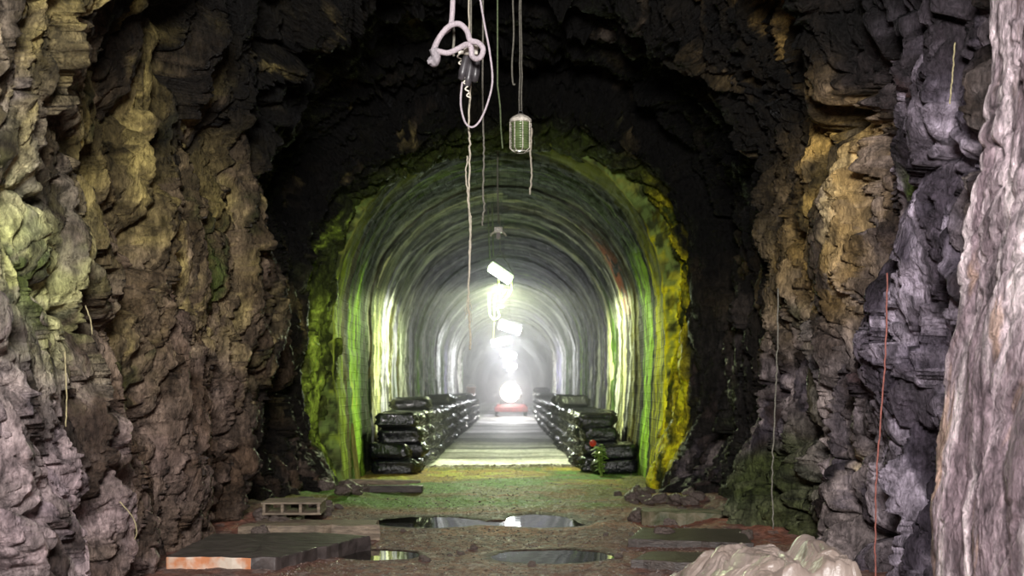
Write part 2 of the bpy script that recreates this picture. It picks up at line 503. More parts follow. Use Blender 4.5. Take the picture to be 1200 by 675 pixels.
def lining_profile(n):
    """horseshoe from floor left over the crown to floor right: x, z, length along"""
    pts = []
    for k in range(81):
        z = -0.15 + (2.75 + 0.15) * k / 80
        x = 2.36 + 0.14 * math.sin(min(1, (z + .15) / 2.4) * math.pi / 2)
        pts.append((-x, z))
    for k in range(1, 200):
        a = math.pi * k / 200
        pts.append((-2.50 * math.cos(a), 2.75 + 2.58 * math.sin(a)))
    pts += [(-x, z) for x, z in pts[:81][::-1]]
    p = np.array(pts)
    s = np.concatenate([[0], np.cumsum(np.hypot(*np.diff(p, axis=0).T))])
    t = np.linspace(0, s[-1], n)
    return np.interp(t, s, p[:, 0]), np.interp(t, s, p[:, 1]), t


LEND = 61.0


def build_lining():
    n = 330
    px_, pz_, sl = lining_profile(n)
    ringr = random.Random(5)
    edges = [Y1 - 0.15]
    while edges[-1] < LEND:
        edges.append(edges[-1] + ringr.uniform(0.75, 1.7) * (1 if edges[-1] < 40 else 1.6))
    edges = np.array(edges)
    ro = np.array([ringr.uniform(-0.01, 0.07) for _ in edges])
    ro[0] = 0.0; ro[1] = 0.03; ro[2] = 0.06; ro[3] = 0.02
    ys = [Y1 - 0.15]
    while ys[-1] < LEND:
        ys.append(ys[-1] + 0.045 * (ys[-1] / 17) ** 1.15)
    ys = np.array(sorted(list(ys) + list(edges[1:-1] - 0.004) + list(edges[1:-1] + 0.004)))
    Yg, U = np.meshgrid(ys, np.arange(n), indexing='ij')
    Y = Yg.ravel(); U = U.ravel()
    x = px_[U]; z = pz_[U]; s = sl[U]
    k = np.clip(np.searchsorted(edges, Y) - 1, 0, len(edges) - 1)
    # inward normal
    tx = np.gradient(px_); tz = np.gradient(pz_); l = np.hypot(tx, tz)
    nx = (tz / l)[U]; nz = (-tx / l)[U]
    p = np.stack([x, Y, z], 1)
    f1, f2, c, o = cells(p / np.array([0.36, 0.30, 0.20]), 9)
    h = -ro[k] + 0.05 * fbm(p * 0.8, 3, 100) + 0.022 * RND[c, 4] + 0.02 * fbm(p * 4, 3, 104)
    V = np.stack([x + nx * h + AX, Y, z + nz * h], 1)
    # stains: run down in bands, each with its own width and colour
    yw = Y + 0.22 * fbm(np.stack([x * .3, Y * .7, z * .8], 1), 3, 110)
    kb = np.clip(np.searchsorted(edges, yw) - 1, 0, len(edges) - 1)
    rb = RND[(kb * 37 + 11) % 4096]
    rbs = RND[(kb * 53 + 7 + (x > 0) * 911) % 4096]
    B1 = vnoise(np.stack([np.sign(x) * 5.0, yw * 1.7, z * 0.10], 1), 120)
    B2 = vnoise(np.stack([np.sign(x) * 9.0, yw * 3.8, z * 0.22], 1), 121)
    B3 = fbm(np.stack([x * 2, yw * 9, z * 0.9], 1), 3, 122)
    N2 = fbm(p * np.array([1.2, 1.4, 0.7]), 4, 130)
    N3 = fbm(p * np.array([6, 7, 3]), 3, 134)
    N4 = fbm(np.stack([x * 6, Y * 22, z * 3.5], 1), 3, 138)
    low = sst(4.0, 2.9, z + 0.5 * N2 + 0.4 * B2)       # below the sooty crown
    YEL = (0.80, 0.78, 0.04); LGR = (0.45, 0.68, 0.12); DGR = (0.05, 0.075, 0.025); CRM = (0.80, 0.76, 0.50); LIL = (0.40, 0.37, 0.52)
    WHT = (0.88, 0.86, 0.84); DRK = (0.05, 0.05, 0.05); OLV = (0.17, 0.16, 0.06); GRY = (0.17, 0.16, 0.18); PUR = (0.16, 0.13, 0.24); MGR = (0.16, 0.26, 0.07)
    BL = [(16, (0.42, 0.52, 0.10)), (17.45, OLV), (17.9, MGR), (18.35, LGR), (19.3, MGR), (19.7, DGR), (21.0, OLV), (21.5, CRM), (22.4, OLV), (22.8, LIL), (23.8, GRY), (24.1, WHT), (24.5, OLV), (25.3, LIL), (25.9, OLV), (26.7, DRK),
          (27.0, WHT), (28.6, GRY), (29.4, LIL), (30.6, DRK), (31.4, MGR), (33.5, WHT), (34.4, DGR), (36, MGR), (38.5, GRY), (40, WHT), (42.5, DGR), (44, LIL), (47, WHT), (52, GRY), (56, WHT), (60, MGR), (64, WHT), (70, GRY)]
    BR = [(16, YEL), (18.0, DGR), (18.5, LGR), (19.9, MGR), (20.2, DRK), (20.6, OLV), (21.6, DRK), (21.9, GRY), (22.5, CRM), (23.3, OLV), (24.0, WHT), (24.7, DGR), (25.2, MGR), (25.8, CRM), (26.8, WHT), (27.4, PUR),
          (28.6, LIL), (29.4, WHT), (30.6, DRK), (31.5, LIL), (33.5, MGR), (35.5, LGR), (37, GRY), (39, WHT), (42, DGR), (44, MGR), (47, WHT), (51, LIL), (56, WHT), (60, DGR), (63, WHT), (70, GRY)]
    ye = Y + 0.30 * fbm(np.stack([x * .3 + 9, Y * .9, z * .7], 1), 3, 110) + 0.16 * B3 * (Y / 20) + 0.05 * N3
    kl = np.clip(np.searchsorted([b[0] for b in BL], ye) - 1, 0, len(BL) - 1)
    kr = np.clip(np.searchsorted([b[0] for b in BR], ye) - 1, 0, len(BR) - 1)
    col = np.where((x < 0)[:, None], np.array([b[1] for b in BL])[kl], np.array([b[1] for b in BR])[kr])
    col = np.clip(col * (0.95 + 0.6 * (B3 + N3))[:, None], 0.004, 1); col = 1.3 * col ** 1.3
    col = mixc(col, (0.07, 0.07, 0.05), sst(0.05, 0.35, -B3 - 0.5 * N4 + 0.3 * N2) * 0.7)
    col = mixc(col, (0.82, 0.80, 0.76), sst(0.22, 0.42, B3 + 0.4 * N4) * 0.6 * sst(20, 22, Y))
    gr = sst(0.0, 0.5, N2 + 0.5 * N3)
    col = mixc(col, (0.16, 0.26, 0.07), gr * 0.3)
    first = 0; lip = sst(17.65, 17.3, Y + 0.15 * N2)
    # soot on the crown, with paler mineral patches
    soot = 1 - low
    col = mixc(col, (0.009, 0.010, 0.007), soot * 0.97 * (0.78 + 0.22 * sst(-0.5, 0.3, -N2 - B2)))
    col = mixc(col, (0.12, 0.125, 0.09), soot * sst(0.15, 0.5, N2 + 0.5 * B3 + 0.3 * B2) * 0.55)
    col = mixc(col, (0.22, 0.25, 0.05), soot * sst(18.0, 17.2, Y) * sst(-0.2, 0.2, N2 + .1) * 0.8)
    RC = np.array([20.9, 23.4, 26.2, 30.2, 33.4, 38.0, 43.0, 48.0, 54.0])
    rd = np.abs(ye[:, None] - RC[None, :]).min(1) / (0.22 * Y / 20)
    col = mixc(col, (0.42, 0.42, 0.38), soot * np.exp(-rd ** 2) * sst(-0.35, 0.25, N2 + 0.4 * N4 + 0.2) * 0.75 * sst(5.6, 4.4, z + 0.5 * N2))
    # exposed red brickwork
    g = np.exp(-(((Y - 22.3) / 0.6) ** 2 + ((z - 3.75) / 0.6) ** 2)) * (x > 0)
    col = mixc(col, (0.42, 0.13, 0.08), g * sst(0.4, 0.55, RND[c, 2]))
    # damp dark foot
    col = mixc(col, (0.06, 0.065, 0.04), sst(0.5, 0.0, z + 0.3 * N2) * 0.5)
    # front lip of the lining, turned outwards so it has thickness
    Vg = V.reshape(len(ys), n, 3); Cg = col.reshape(len(ys), n, 3)
    lipV = Vg[0].copy(); cxz = np.stack([nx[:n], np.zeros(n), nz[:n]], 1)
    NL = 16
    rows = []; crow = []
    for i_ in range(NL):
        t_ = 0.5 * (1 - i_ / NL)
        r_ = lipV - cxz * t_
        nn_ = fbm(r_ * 5.5, 4, 170) * min(1, t_ * 9)
        r_[:, 1] += 0.02 - 0.16 * t_ - 0.20 * nn_
        rows.append(r_)
        c_ = Cg[0].copy()
        c_ = mixc(c_, (0.16, 0.24, 0.06), sst(-0.3, 0.2, fbm(r_ * 9, 3, 171)) * 0.8)
        c_ = mixc(c_, (0.03, 0.035, 0.015), sst(0.0, 0.3, fbm(r_ * 7, 3, 175)) * 0.85)
        crow.append(c_)
    Vg = np.concatenate([np.array(rows), Vg], 0); Cg = np.concatenate([np.array(crow), Cg], 0)
    uv = np.stack([np.concatenate([np.repeat(Y1 - .15 - 0.5 * (1 - np.arange(NL) / NL), n), Y]), np.tile(sl, len(ys) + NL)], 1)
    half = n // 2
    a0, b0, c0 = 0, 110, n - 110
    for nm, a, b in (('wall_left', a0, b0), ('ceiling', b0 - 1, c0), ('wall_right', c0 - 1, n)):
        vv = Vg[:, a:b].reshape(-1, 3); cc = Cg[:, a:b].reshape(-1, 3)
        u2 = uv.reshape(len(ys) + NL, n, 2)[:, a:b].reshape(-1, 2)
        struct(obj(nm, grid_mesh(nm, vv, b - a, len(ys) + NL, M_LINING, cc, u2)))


build_lining()


def build_far():
    """the unlined dark bore beyond the masonry, and its end"""
    n = 90
    a = np.linspace(-0.12 * math.pi, 1.12 * math.pi, n)
    ys = np.arange(LEND - 0.3, 132, 0.6)
    Y, A = np.meshgrid(ys, a, indexing='ij')
    Y = Y.ravel(); A = A.ravel()
    p = np.stack([AX - 2.9 * np.cos(A), Y, 1.6 + 3.9 * np.sin(A)], 1)
    h = 0.35 * fbm(p * 0.7, 3, 150)
    V = p + np.stack([np.cos(A), 0 * A, -np.sin(A)], 1) * h[:, None]
    col = np.tile(np.array([[0.06, 0.055, 0.055]]), (len(p), 1))
    struct(obj('wall_far', grid_mesh('wall_far', V, n, len(ys), M_ROCK, col)))
    xs = np.linspace(-3.4, 3.4, 40); zs = np.linspace(-0.5, 6, 40)
    X, Z = np.meshgrid(xs, zs, indexing='ij'); X = X.ravel(); Z = Z.ravel()
    V = np.stack([X, 131.5 + 0 * X, Z], 1)
    V[:, 1] += 0.5 * fbm(V * 0.8, 3, 160)
    struct(obj('wall_back', grid_mesh('wall_back', V, 40, 40, M_ROCK, np.tile(np.array([[0.06, 0.055, 0.055]]), (len(V), 1)))))


build_far()

# ------------------------------------------------------------------ floor
# puddles: centre x, centre y, half width, half length
PUD = [(-0.94, 12.75, 0.62, 0.62), (0.42, 12.8, 0.42, 0.66), (-1.22, 10.15, 0.40, 0.36), (0.42, 10.05, 0.58, 0.52), (-0.08, 12.55, 0.30, 0.22)]


def pud_field(x, y):
    f = np.full(len(x), -9.0)
    q = np.stack([x, y, 0 * x], 1)
    nn = 0.45 * fbm(q * np.array([1.6, 1.3, 1]), 4, 200)
    for cx, cy, hx, hy in PUD:
        e = 1 - np.sqrt(((x - cx) / hx) ** 2 + ((y - cy) / hy) ** 2) + nn
        f = np.maximum(f, e)
    return f


def floor_h(x, y):
    q = np.stack([x, y, 0 * x], 1)
    h = 0.045 * fbm(q * np.array([0.9, 0.7, 1]), 3, 210)
    # heaps of spoil along the rock walls
    edge = sst(1.5, 2.6, np.abs(x)) * sst(16.8, 15.5, y)
    edge = edge * (1 - sst(11.9, 11.2, y) * (x < 0)) * (1 - 0.8 * sst(11.6, 11.0, y) * (x > 0))
    h = h + edge * (0.10 + 0.10 * fbm(q * 1.8, 3, 214))
    f1, f2, c, o = cells(q / np.array([0.09, 0.12, 1]), 21)
    h = h + (0.016 * np.clip(0.7 - f1, 0, 1) + 0.010 * RND[c, 4]) * sst(21.6, 21, y)
    # raised pebbly edge of the old track bed
    h = h + 0.05 * np.exp(-((y - 21.3 - 0.12 * vnoise(q * 1.4, 220)) / 0.16) ** 2) * sst(1.9, 1.6, np.abs(x))
    # gentle cross ridges where sleepers lay
    h = h + 0.012 * np.sin(y * 2 * math.pi / 0.75) * sst(21.6, 22.2, y) * sst(60, 40, y)
    f = pud_field(x, y)
    h = h * (1 - sst(-0.5, 0.0, f) * 0.85) - 0.05 * sst(-0.02, 0.3, f) - 0.0 * f
    return h


WATER_Z = -0.012


def build_floor():
    ys = [2.0]
    while ys[-1] < 131:
        d = ys[-1]
        ys.append(d + (0.08 if d < 8 else (0.022 * (d / 9) ** 1.5 if d < 23 else 0.02 * (d / 9) ** 1.9)))
    ys = np.array(ys)
    xs = np.linspace(-3.7, 3.7, 560)
    Y, X = np.meshgrid(ys, xs, indexing='ij'); Y = Y.ravel(); X = X.ravel()
    h = floor_h(X, Y)
    V = np.stack([X, Y, h], 1)
    q = np.stack([X, Y, 0 * X], 1)
    N1 = fbm(q * np.array([0.8, 1.0, 1]), 4, 230)
    N2 = fbm(q * np.array([3, 2.5, 1]), 4, 234)
    N3 = fbm(q * np.array([14, 12, 1]), 3, 238)
    f1, f2, c, o = cells(q / np.array([0.09, 0.12, 1]), 21)
    r = RND[c, 5]
    col = np.tile(np.array([[0.17, 0.09, 0.07]]), (len(V), 1))
    col = mixc(col, (0.16, 0.12, 0.11), sst(0.5, 0.9, r) * 0.7)
    col = mixc(col, (0.32, 0.13, 0.08), sst(-0.2, 0.3, N1 + 0.3 * N2) * sst(9.8, 11.0, Y) * 0.75)
    col = mixc(col, (0.30, 0.23, 0.20), sst(0.92, 0.97, r) * 0.7)
    moss = sst(13.7, 14.9, Y + 0.8 * N1) * sst(21.5, 20.8, Y + 0.3 * N2)
    col = mixc(col, (0.20, 0.19, 0.05), moss * 0.9)
    col = mixc(col, (0.13, 0.30, 0.05), moss * sst(-0.05, 0.35, N1 + 0.5 * N2) * 0.85)
    col = mixc(col, (0.62, 0.56, 0.07), moss * sst(16.5, 18.5, Y) * sst(0.0, 0.45, -N1 + 0.3 * N2 + 0.1) * 0.85)
    col = mixc(col, (0.30, 0.13, 0.05), moss * sst(0.15, 0.5, N2 - N1) * 0.7)
    bed = sst(21.2, 21.7, Y + 0.1 * N2)
    stripe = vnoise(np.stack([X * 0.25, Y * 1.3, 0 * X], 1), 240) + 0.5 * vnoise(np.stack([X * 0.6, Y * 3.3, 0 * X], 1), 241)
    col = mixc(col, (0.42, 0.39, 0.40), bed)
    col = mixc(col, (0.85, 0.81, 0.82), bed * sst(0.0, 0.5, stripe))
    col = mixc(col, (0.17, 0.16, 0.15), bed * sst(0.15, 0.6, -stripe) * 0.8)
    rim = np.exp(-((Y - 21.3 - 0.12 * vnoise(q * 1.4, 220)) / 0.16) ** 2)
    col = mixc(col, (0.5, 0.44, 0.44), rim * sst(0.45, 0.6, r))
    col = mixc(col, (0.05, 0.04, 0.035), rim * sst(0.55, 0.4, r) * 0.8)
    col = mixc(col, (0.12, 0.16, 0.06), bed * sst(1.35, 1.7, np.abs(X)) * 0.6)
    f = pud_field(X, Y)
    col = mixc(col, (0.035, 0.028, 0.024), sst(-0.25, 0.05, f) * 0.8)
    struct(obj('floor', grid_mesh('floor', V, len(xs), len(ys), M_FLOOR, col)))
    # ground outside, behind the viewer
    xs = np.linspace(-12, 12, 40); ys = np.linspace(-14, 2.02, 30)
    Y, X = np.meshgrid(ys, xs, indexing='ij'); Y = Y.ravel(); X = X.ravel()
    struct(obj('ground', grid_mesh('ground', np.stack([X, Y, 0.03 * vnoise(np.stack([X, Y, X], 1), 5)], 1), 40, 30, M_FLOOR, np.tile(np.array([[0.25, 0.21, 0.18]]), (len(X), 1)))))


build_floor()

# water
mw, nt, N, L, b = new_mat('water')
b.inputs['Base Color'].default_value = (0.012, 0.011, 0.008, 1); b.inputs['Roughness'].default_value = 0.03
b.inputs['IOR'].default_value = 1.33; b.inputs['Specular IOR Level'].default_value = 0.9
nz = N.new('ShaderNodeTexNoise'); nz.inputs['Scale'].default_value = 5
bp = N.new('ShaderNodeBump'); bp.inputs['Strength'].default_value = 0.05; bp.inputs['Distance'].default_value = 0.01
L.new(nz.outputs[0], bp.inputs['Height']); L.new(bp.outputs[0], b.inputs['Normal'])
LABP = ['wide dark puddle beyond the gravel, on the side nearer the small pallet',
        'dark puddle with striped reflection beyond the gravel, nearer the mossy block',
        'small puddle with green reflection just beyond the flat stone slab',
        'nearer puddle with white lamp glint beside the dark timber boards', None]
for k in range(4):
    cx, cy, hx, hy = PUD[k]
    if k == 0: x0, x1 = -2.0, -0.15
    elif k == 1: x0, x1 = -0.15, 1.4
    elif k == 2: x0, x1 = -2.2, -0.45
    else: x0, x1 = -0.45, 1.5
    y0, y1 = (11.4, 14.2) if k < 2 else (9.1, 11.2)
    nx_, ny_ = 90, 90
    xs = np.linspace(x0, x1, nx_); ys = np.linspace(y0, y1, ny_)
    Y, X = np.meshgrid(ys, xs, indexing='ij')
    F = floor_h(X.ravel(), Y.ravel()).reshape(Y.shape)
    Fp = pud_field(X.ravel(), Y.ravel()).reshape(Y.shape)
    ok = (F < WATER_Z + 0.012) & (Fp > -0.15)
    mb = MB(); ids = {}
    def vid(i, j):
        if (i, j) not in ids:
            ids[(i, j)] = len(mb.v); mb.v.append((X[i, j], Y[i, j], WATER_Z))
        return ids[(i, j)]
    for i in range(ny_ - 1):
        for j in range(nx_ - 1):
            if ok[i, j] or ok[i + 1, j] or ok[i, j + 1] or ok[i + 1, j + 1]:
                mb.f.append((vid(i, j), vid(i, j + 1), vid(i + 1, j + 1), vid(i + 1, j)))
    if mb.f:
        tag(mb.build('puddle', mw, smooth=True), LABP[k], 'puddle')


# ------------------------------------------------------------------ loose stones
def stone_mesh(name, seed, m, sub=3, sx=(1, 1, 1), rough=0.25):
    import bmesh
    bm = bmesh.new(); bmesh.ops.create_icosphere(bm, subdivisions=sub, radius=1)
    V = np.array([v.co[:] for v in bm.verts])
    f1, f2, c, o = cells(V * 1.1 + seed * 3.7, 60 + seed)
    h = 1 + rough * (0.8 - 2 * f1 + RND[c, 4]) * 0.6 + 0.12 * vnoise(V * 3 + seed, 5)
    V = V * h[:, None] * np.array(sx)
    for v, q in zip(bm.verts, V): v.co = q
    me = bpy.data.meshes.new(name); bm.to_mesh(me); bm.free(); me.materials.append(m)
    me.polygons.foreach_set('use_smooth', np.zeros(len(me.polygons), bool))
    return me


STN = [stone_mesh('stone', i, M_STONE, 3, [(1, .8, .65), (1, .7, .5), (.8, .9, .8)][i % 3], 0.45) for i in range(5)]


def gh(x, y):
    return float(floor_h(np.array([x]), np.array([y]))[0])


rr = random.Random(3)
stones = []
for k in range(46):
    side = -1 if k % 2 else 1
    if side < 0:
        y = rr.uniform(10.8, 16.0); x = -rr.uniform(1.9, 2.7)
    else:
        y = rr.uniform(10.9, 16.6); x = rr.uniform(1.45, 2.5)
    s = rr.uniform(0.05, 0.15)
    stones.append((x, y, s, side))
for k in range(16):
    y = rr.uniform(9.4, 12.2); x = rr.uniform(-1.7, 1.6); stones.append((x, y, rr.uniform(0.02, 0.045), 0))
for k, (x, y, s, side) in enumerate(stones):
    o = obj('stone', STN[k % 5], None, (x, y, gh(x, y) + s * 0.32), (rr.uniform(-.4, .4), rr.uniform(-.4, .4), rr.uniform(0, 6.28)))
    o.scale = (s, s, s)
    if side < 0:
        tag(o, 'rough broken stone lying along the foot of the rock wall near the small pallet', 'stone', 'stones along the wall by the pallet')
    elif side > 0:
        tag(o, 'rough broken stone in the rubble along the wall beyond the dark boards', 'stone', 'stones along the wall beyond the boards')
    else:
        tag(o, 'small loose stone lying on the wet ground around the puddles', 'stone', 'small stones around the puddles')

# gravel: nobody could count it
gv = MB()
ico = stone_mesh('g', 9, M_PEBBLE, 1, (1, .8, .6), 0.3)
gV = [v.co.copy() for v in ico.vertices]; gF = [tuple(p.vertices) for p in ico.polygons]
gx = []; gy = []
for k in range(5200):
    t = rr.random()
    if t < 0.55:
        y = 8.6 + 3.6 * rr.random() ** 1.1; x = rr.uniform(-2.0, 1.9)
    elif t < 0.85:
        y = rr.uniform(12, 21); x = rr.uniform(-2.3, 2.2)
    else:
        y = 21.3 + rr.gauss(0, 0.14); x = rr.uniform(-1.7, 1.7)
    gx.append(x); gy.append(y)
gx = np.array(gx); gy = np.array(gy); gz = floor_h(gx, gy); gp = pud_field(gx, gy)
for x, y, z, f in zip(gx, gy, gz, gp):
    if f > -0.12: continue
    s = rr.uniform(0.005, 0.009 + 0.012 * rr.random() ** 3) * (1.5 if y > 20.5 else 1)
    R = Matrix.Rotation(rr.uniform(0, 6.28), 3, 'Z')
    gv.add([R @ v * s + Vector((x, y, z + s * 0.2)) for v in gV], gF)
tag(gv.build('gravel', M_PEBBLE), 'loose dark and pale gravel strewn over the wet tunnel ground', 'gravel', kind='stuff')

# ------------------------------------------------------------------ sacks
def sack_mesh(seed):
    nu, nv = 40, 26
    u = np.linspace(0, 2 * math.pi, nu, endpoint=False); v = np.linspace(-math.pi / 2 + .02, math.pi / 2 - .02, nv)
    Vv, U = np.meshgrid(v, u, indexing='ij'); U = U.ravel(); Vv = Vv.ravel()
    def se(c, e): return np.sign(c) * np.abs(c) ** e
    x = se(np.sin(Vv), 0.35); cy = se(np.cos(Vv), 0.35)
    y = cy * se(np.cos(U), 0.5); z = cy * se(np.sin(U), 0.5)
    p = np.stack([x * 0.40, y * 0.228, z * 0.14], 1)
    f1, f2, c, o = cells(p * np.array([9, 12, 14]) + seed * 5, 70 + seed)
    wr = 0.055 * (0.5 - f1) + 0.036 * vnoise(p * np.array([5, 22, 22]) + seed * 3, 80 + seed) + 0.02 * vnoise(p * 5 + seed, 81)
    n = p / np.linalg.norm(p * np.array([1, 1.6, 2.4]), axis=1)[:, None]
    p = p + n * wr[:, None] * 1.2
    # tucked ends
    end = sst(0.8, 1.0, np.abs(p[:, 0]) / 0.41)
    p[:, 2] *= (1 - 0.35 * end); p[:, 1] *= (1 - 0.2 * end)
    return grid_mesh('sack', p, nu, nv, M_BLACK, close_u=True)


SK = [sack_mesh(i) for i in range(6)]
LAYER = 0.268
GL = {-1: ('shiny black plastic sack in the long pile behind the leaning mossy post', 'black sacks in the pile behind the leaning post'),
      1: ('shiny black plastic sack in the long pile behind the leafy weed', 'black sacks in the pile behind the weed')}
FRONT = {(-1, 0, 0): 'lowest black sack at the near end of the pile, just behind the leaning mossy post',
         (-1, 0, 1): 'second sack from the ground at the near end of the pile by the leaning post',
         (-1, 1, 2): 'black sack third from the ground near the end of the pile by the leaning post',
         (-1, 1, 3): 'topmost black sack at the near end of the pile by the leaning post',
         (1, 0, 0): 'lowest black sack at the near end of the pile, behind the leafy weed',
         (1, 0, 1): 'black sack second from the ground at the near end, behind the weed',
         (1, 1, 2): 'black sack third from the ground, stepped back above the ribbed sack',
         (1, 1, 3): 'topmost black sack at the near end of the pile behind the weed'}
cnt = 0
far_pts = []
rs = random.Random(21)
PITCH = 0.45
for side in (-1, 1):
    ystart = 19.6 if side < 0 else 20.0
    for c in range(80):
        y = ystart + c * PITCH
        if side > 0: layers = 2 if c == 0 else (4 if c < 60 else 5)
        else: layers = 2 if c == 0 else (4 if c % 9 else 4)
        if c > 3 and rs.random() < 0.12: layers += 1
        if c > 0 and c > 20 and rs.random() < 0.1: layers -= 1
        for l in range(layers):
            if side < 0: xi = 1.99 if c else 2.10
            else: xi = 1.62 if c else 1.90
            if side < 0 and c == 0 and l == 0: xi = 2.08
            x = side * (xi + rs.uniform(-0.07, 0.06))
            rz = rs.gauss(0, 0.13)
            rx = rs.uniform(-0.14, 0.14); ry = rs.uniform(-0.07, 0.07)
            sc = (rs.uniform(0.82, 1.06), rs.uniform(0.9, 1.02), rs.uniform(0.94, 1.08))
            z = 0.14 + l * LAYER
            yy = y + rs.uniform(-0.04, 0.04) + (0.03 * l)
            me = SK[rs.randrange(6)]
            if c < 37 and cnt < 300:
                o = obj('sack', me, None, (x, yy, z), (rx, ry, rz)); o.scale = sc
                lb = FRONT.get((side, c, l), GL[side][0])
                if (side, c, l) in FRONT: tag(o, lb, 'sack')
                else: tag(o, lb, 'sack', GL[side][1])
                cnt += 1
            else:
                far_pts.append((Matrix.Translation((x, yy, z)) @ Matrix.Rotation(rz, 4, 'Z') @ Matrix.Rotation(rx, 4, 'X') @ Matrix.Diagonal((*sc, 1)), me))
fv = []; ff = []; off = 0
cache = {}
for Mx, me in far_pts:
    if me.name not in cache:
        a = np.zeros(len(me.vertices) * 3, np.float32); me.vertices.foreach_get('co', a)
        f = np.zeros(len(me.loops), np.int32); me.loops.foreach_get('vertex_index', f)
        cache[me.name] = (a.reshape(-1, 3), f.reshape(-1, 4))
    a, f = cache[me.name]
    m3 = np.array(Mx)
    fv.append(a @ m3[:3, :3].T + m3[:3, 3]); ff.append(f + off); off += len(a)
fv = np.concatenate(fv); ff = np.concatenate(ff)
me = bpy.data.meshes.new('far_sacks'); me.from_pydata(fv.tolist(), [], ff.tolist()); me.materials.append(M_BLACK)
me.polygons.foreach_set('use_smooth', np.ones(len(me.polygons), bool))
tag(obj('far_sacks', me), 'distant run of shiny black sacks lining both sides towards the bright lamps', 'sacks', kind='stuff')

# red cap between the sacks, pale bucket on the far pile
mb = MB(); mb.lathe([(0.0, 0), (0.045, 0.0), (0.062, 0.02), (0.062, 0.07), (0.045, 0.09), (0.0, 0.092)], (0, 0, 0), 16, axis='y')
o = mb.build('red_cap', M_REDPAINT, smooth=True, loc=P(694, 519, 20.0) + Vector((0, -0.22, 0)))
tag(o, 'small bright red cap stuck between the black sacks beside the leafy weed', 'cap')
bk = empty('bucket', (-1.78, 50.5, 1.24))
tag(bk, 'pale pinkish bucket standing on top of the far black sacks', 'bucket')
mb = MB(); mb.lathe([(0.0, 0.0), (0.16, 0.0), (0.21, 0.36), (0.225, 0.36), (0.225, 0.39), (0.2, 0.39), (0.15, 0.03), (0.0, 0.03)], (0, 0, 0), 20)
mb.build('body', M_BUCKET, bk, smooth=True)
mb = MB(); mb.tube([(0.22 * math.cos(a), -0.05, 0.37 + 0.14 * math.sin(a)) for a in np.linspace(0, math.pi, 14)], 0.008, 6)
mb.build('handle', M_METAL, bk)

# ------------------------------------------------------------------ weed
w = empty('weed', (1.60, 19.3, gh(1.6, 19.3)))
tag(w, 'small leafy yellow-green weed growing in front of the black sacks', 'weed')
rw = random.Random(8)
for k in range(5):
    st = MB(); ex = rw.uniform(-0.16, 0.16); ey = rw.uniform(-0.1, 0.1); hh = rw.uniform(0.35, 0.78)
    pts = spline([(ex * .2, ey * .2, -0.02), (ex * .6, ey * .6, hh * .5), (ex, ey, hh)], 6)
    st.tube(pts, [0.010 - 0.006 * i / len(pts) for i in range(len(pts))], 6)
    st.build('stem', M_LEAF, w, smooth=True)
    lf = MB()
    for i in range(3, len(pts)):
        for q in range(2):
            a = rw.uniform(0, 6.28); ln = rw.uniform(0.06, 0.13); wd = ln * 0.32
            d = Vector((math.cos(a), math.sin(a), rw.uniform(-.3, .6))).normalized(); sd = d.cross(Vector((0, 0, 1))).normalized()
            p0 = pts[i]; up = Vector((0, 0, 0.012))
            vs = [p0, p0 + d * ln * .35 + sd * wd, p0 + d * ln * .4 + up, p0 + d * ln * .35 - sd * wd, p0 + d * ln * .75 + sd * wd * .7 - up, p0 + d * ln * .75 - sd * wd * .7 - up, p0 + d * ln - up * 2]
            vs = vs + [v - Vector((0, 0, 0.003)) for v in vs]
            fs = [(0, 1, 2), (0, 2, 3), (2, 1, 4), (3, 2, 5), (2, 4, 6), (5, 2, 6)]
            lf.add(vs, fs + [tuple(7 + t for t in f[::-1]) for f in fs])
    lf.build('foliage', M_LEAF, w, smooth=True)

# ------------------------------------------------------------------ leaning post at the mouth
a = Vector((-2.46, 17.75, 0.0)); bb = Vector((-2.50, 18.0, 1.05))
a = P(420, 566, 17.9); a.z = gh(a.x, a.y) - 0.01; bb = P(411, 496, 18.0)
mb = MB()
ax = (bb - a); ln = ax.length; R = ax.to_track_quat('Z', 'Y').to_matrix()
mb.box((a + bb) / 2, (0.075, 0.05, ln), R)
o = mb.build('post', M_POST, bevel=0.006)
tag(o, 'short mossy timber post leaning on the green tunnel wall', 'post')
mb = MB(); mb.box((0, 0, 0), (1.15, 0.16, 0.07))
o = mb.build('timber_beam', M_WOODP, bevel=0.01, loc=(-2.0, 17.6, gh(-2.0, 17.6) + 0.035)); o.rotation_euler = (0, 0.02, 0.06)
tag(o, 'pale timber beam lying in front of the near sacks by the leaning post', 'beam')
mb = MB(); mb.box((0, 0, 0), (1.5, 0.18, 0.10))
o = mb.build('timber_beam', M_WOOD, bevel=0.012, loc=(-2.0, 15.9, gh(-2.0, 15.9) + 0.05)); o.rotation_euler = (0, 0, -0.05)
tag(o, 'dark wet timber beam across the foot of the tunnel mouth', 'beam')


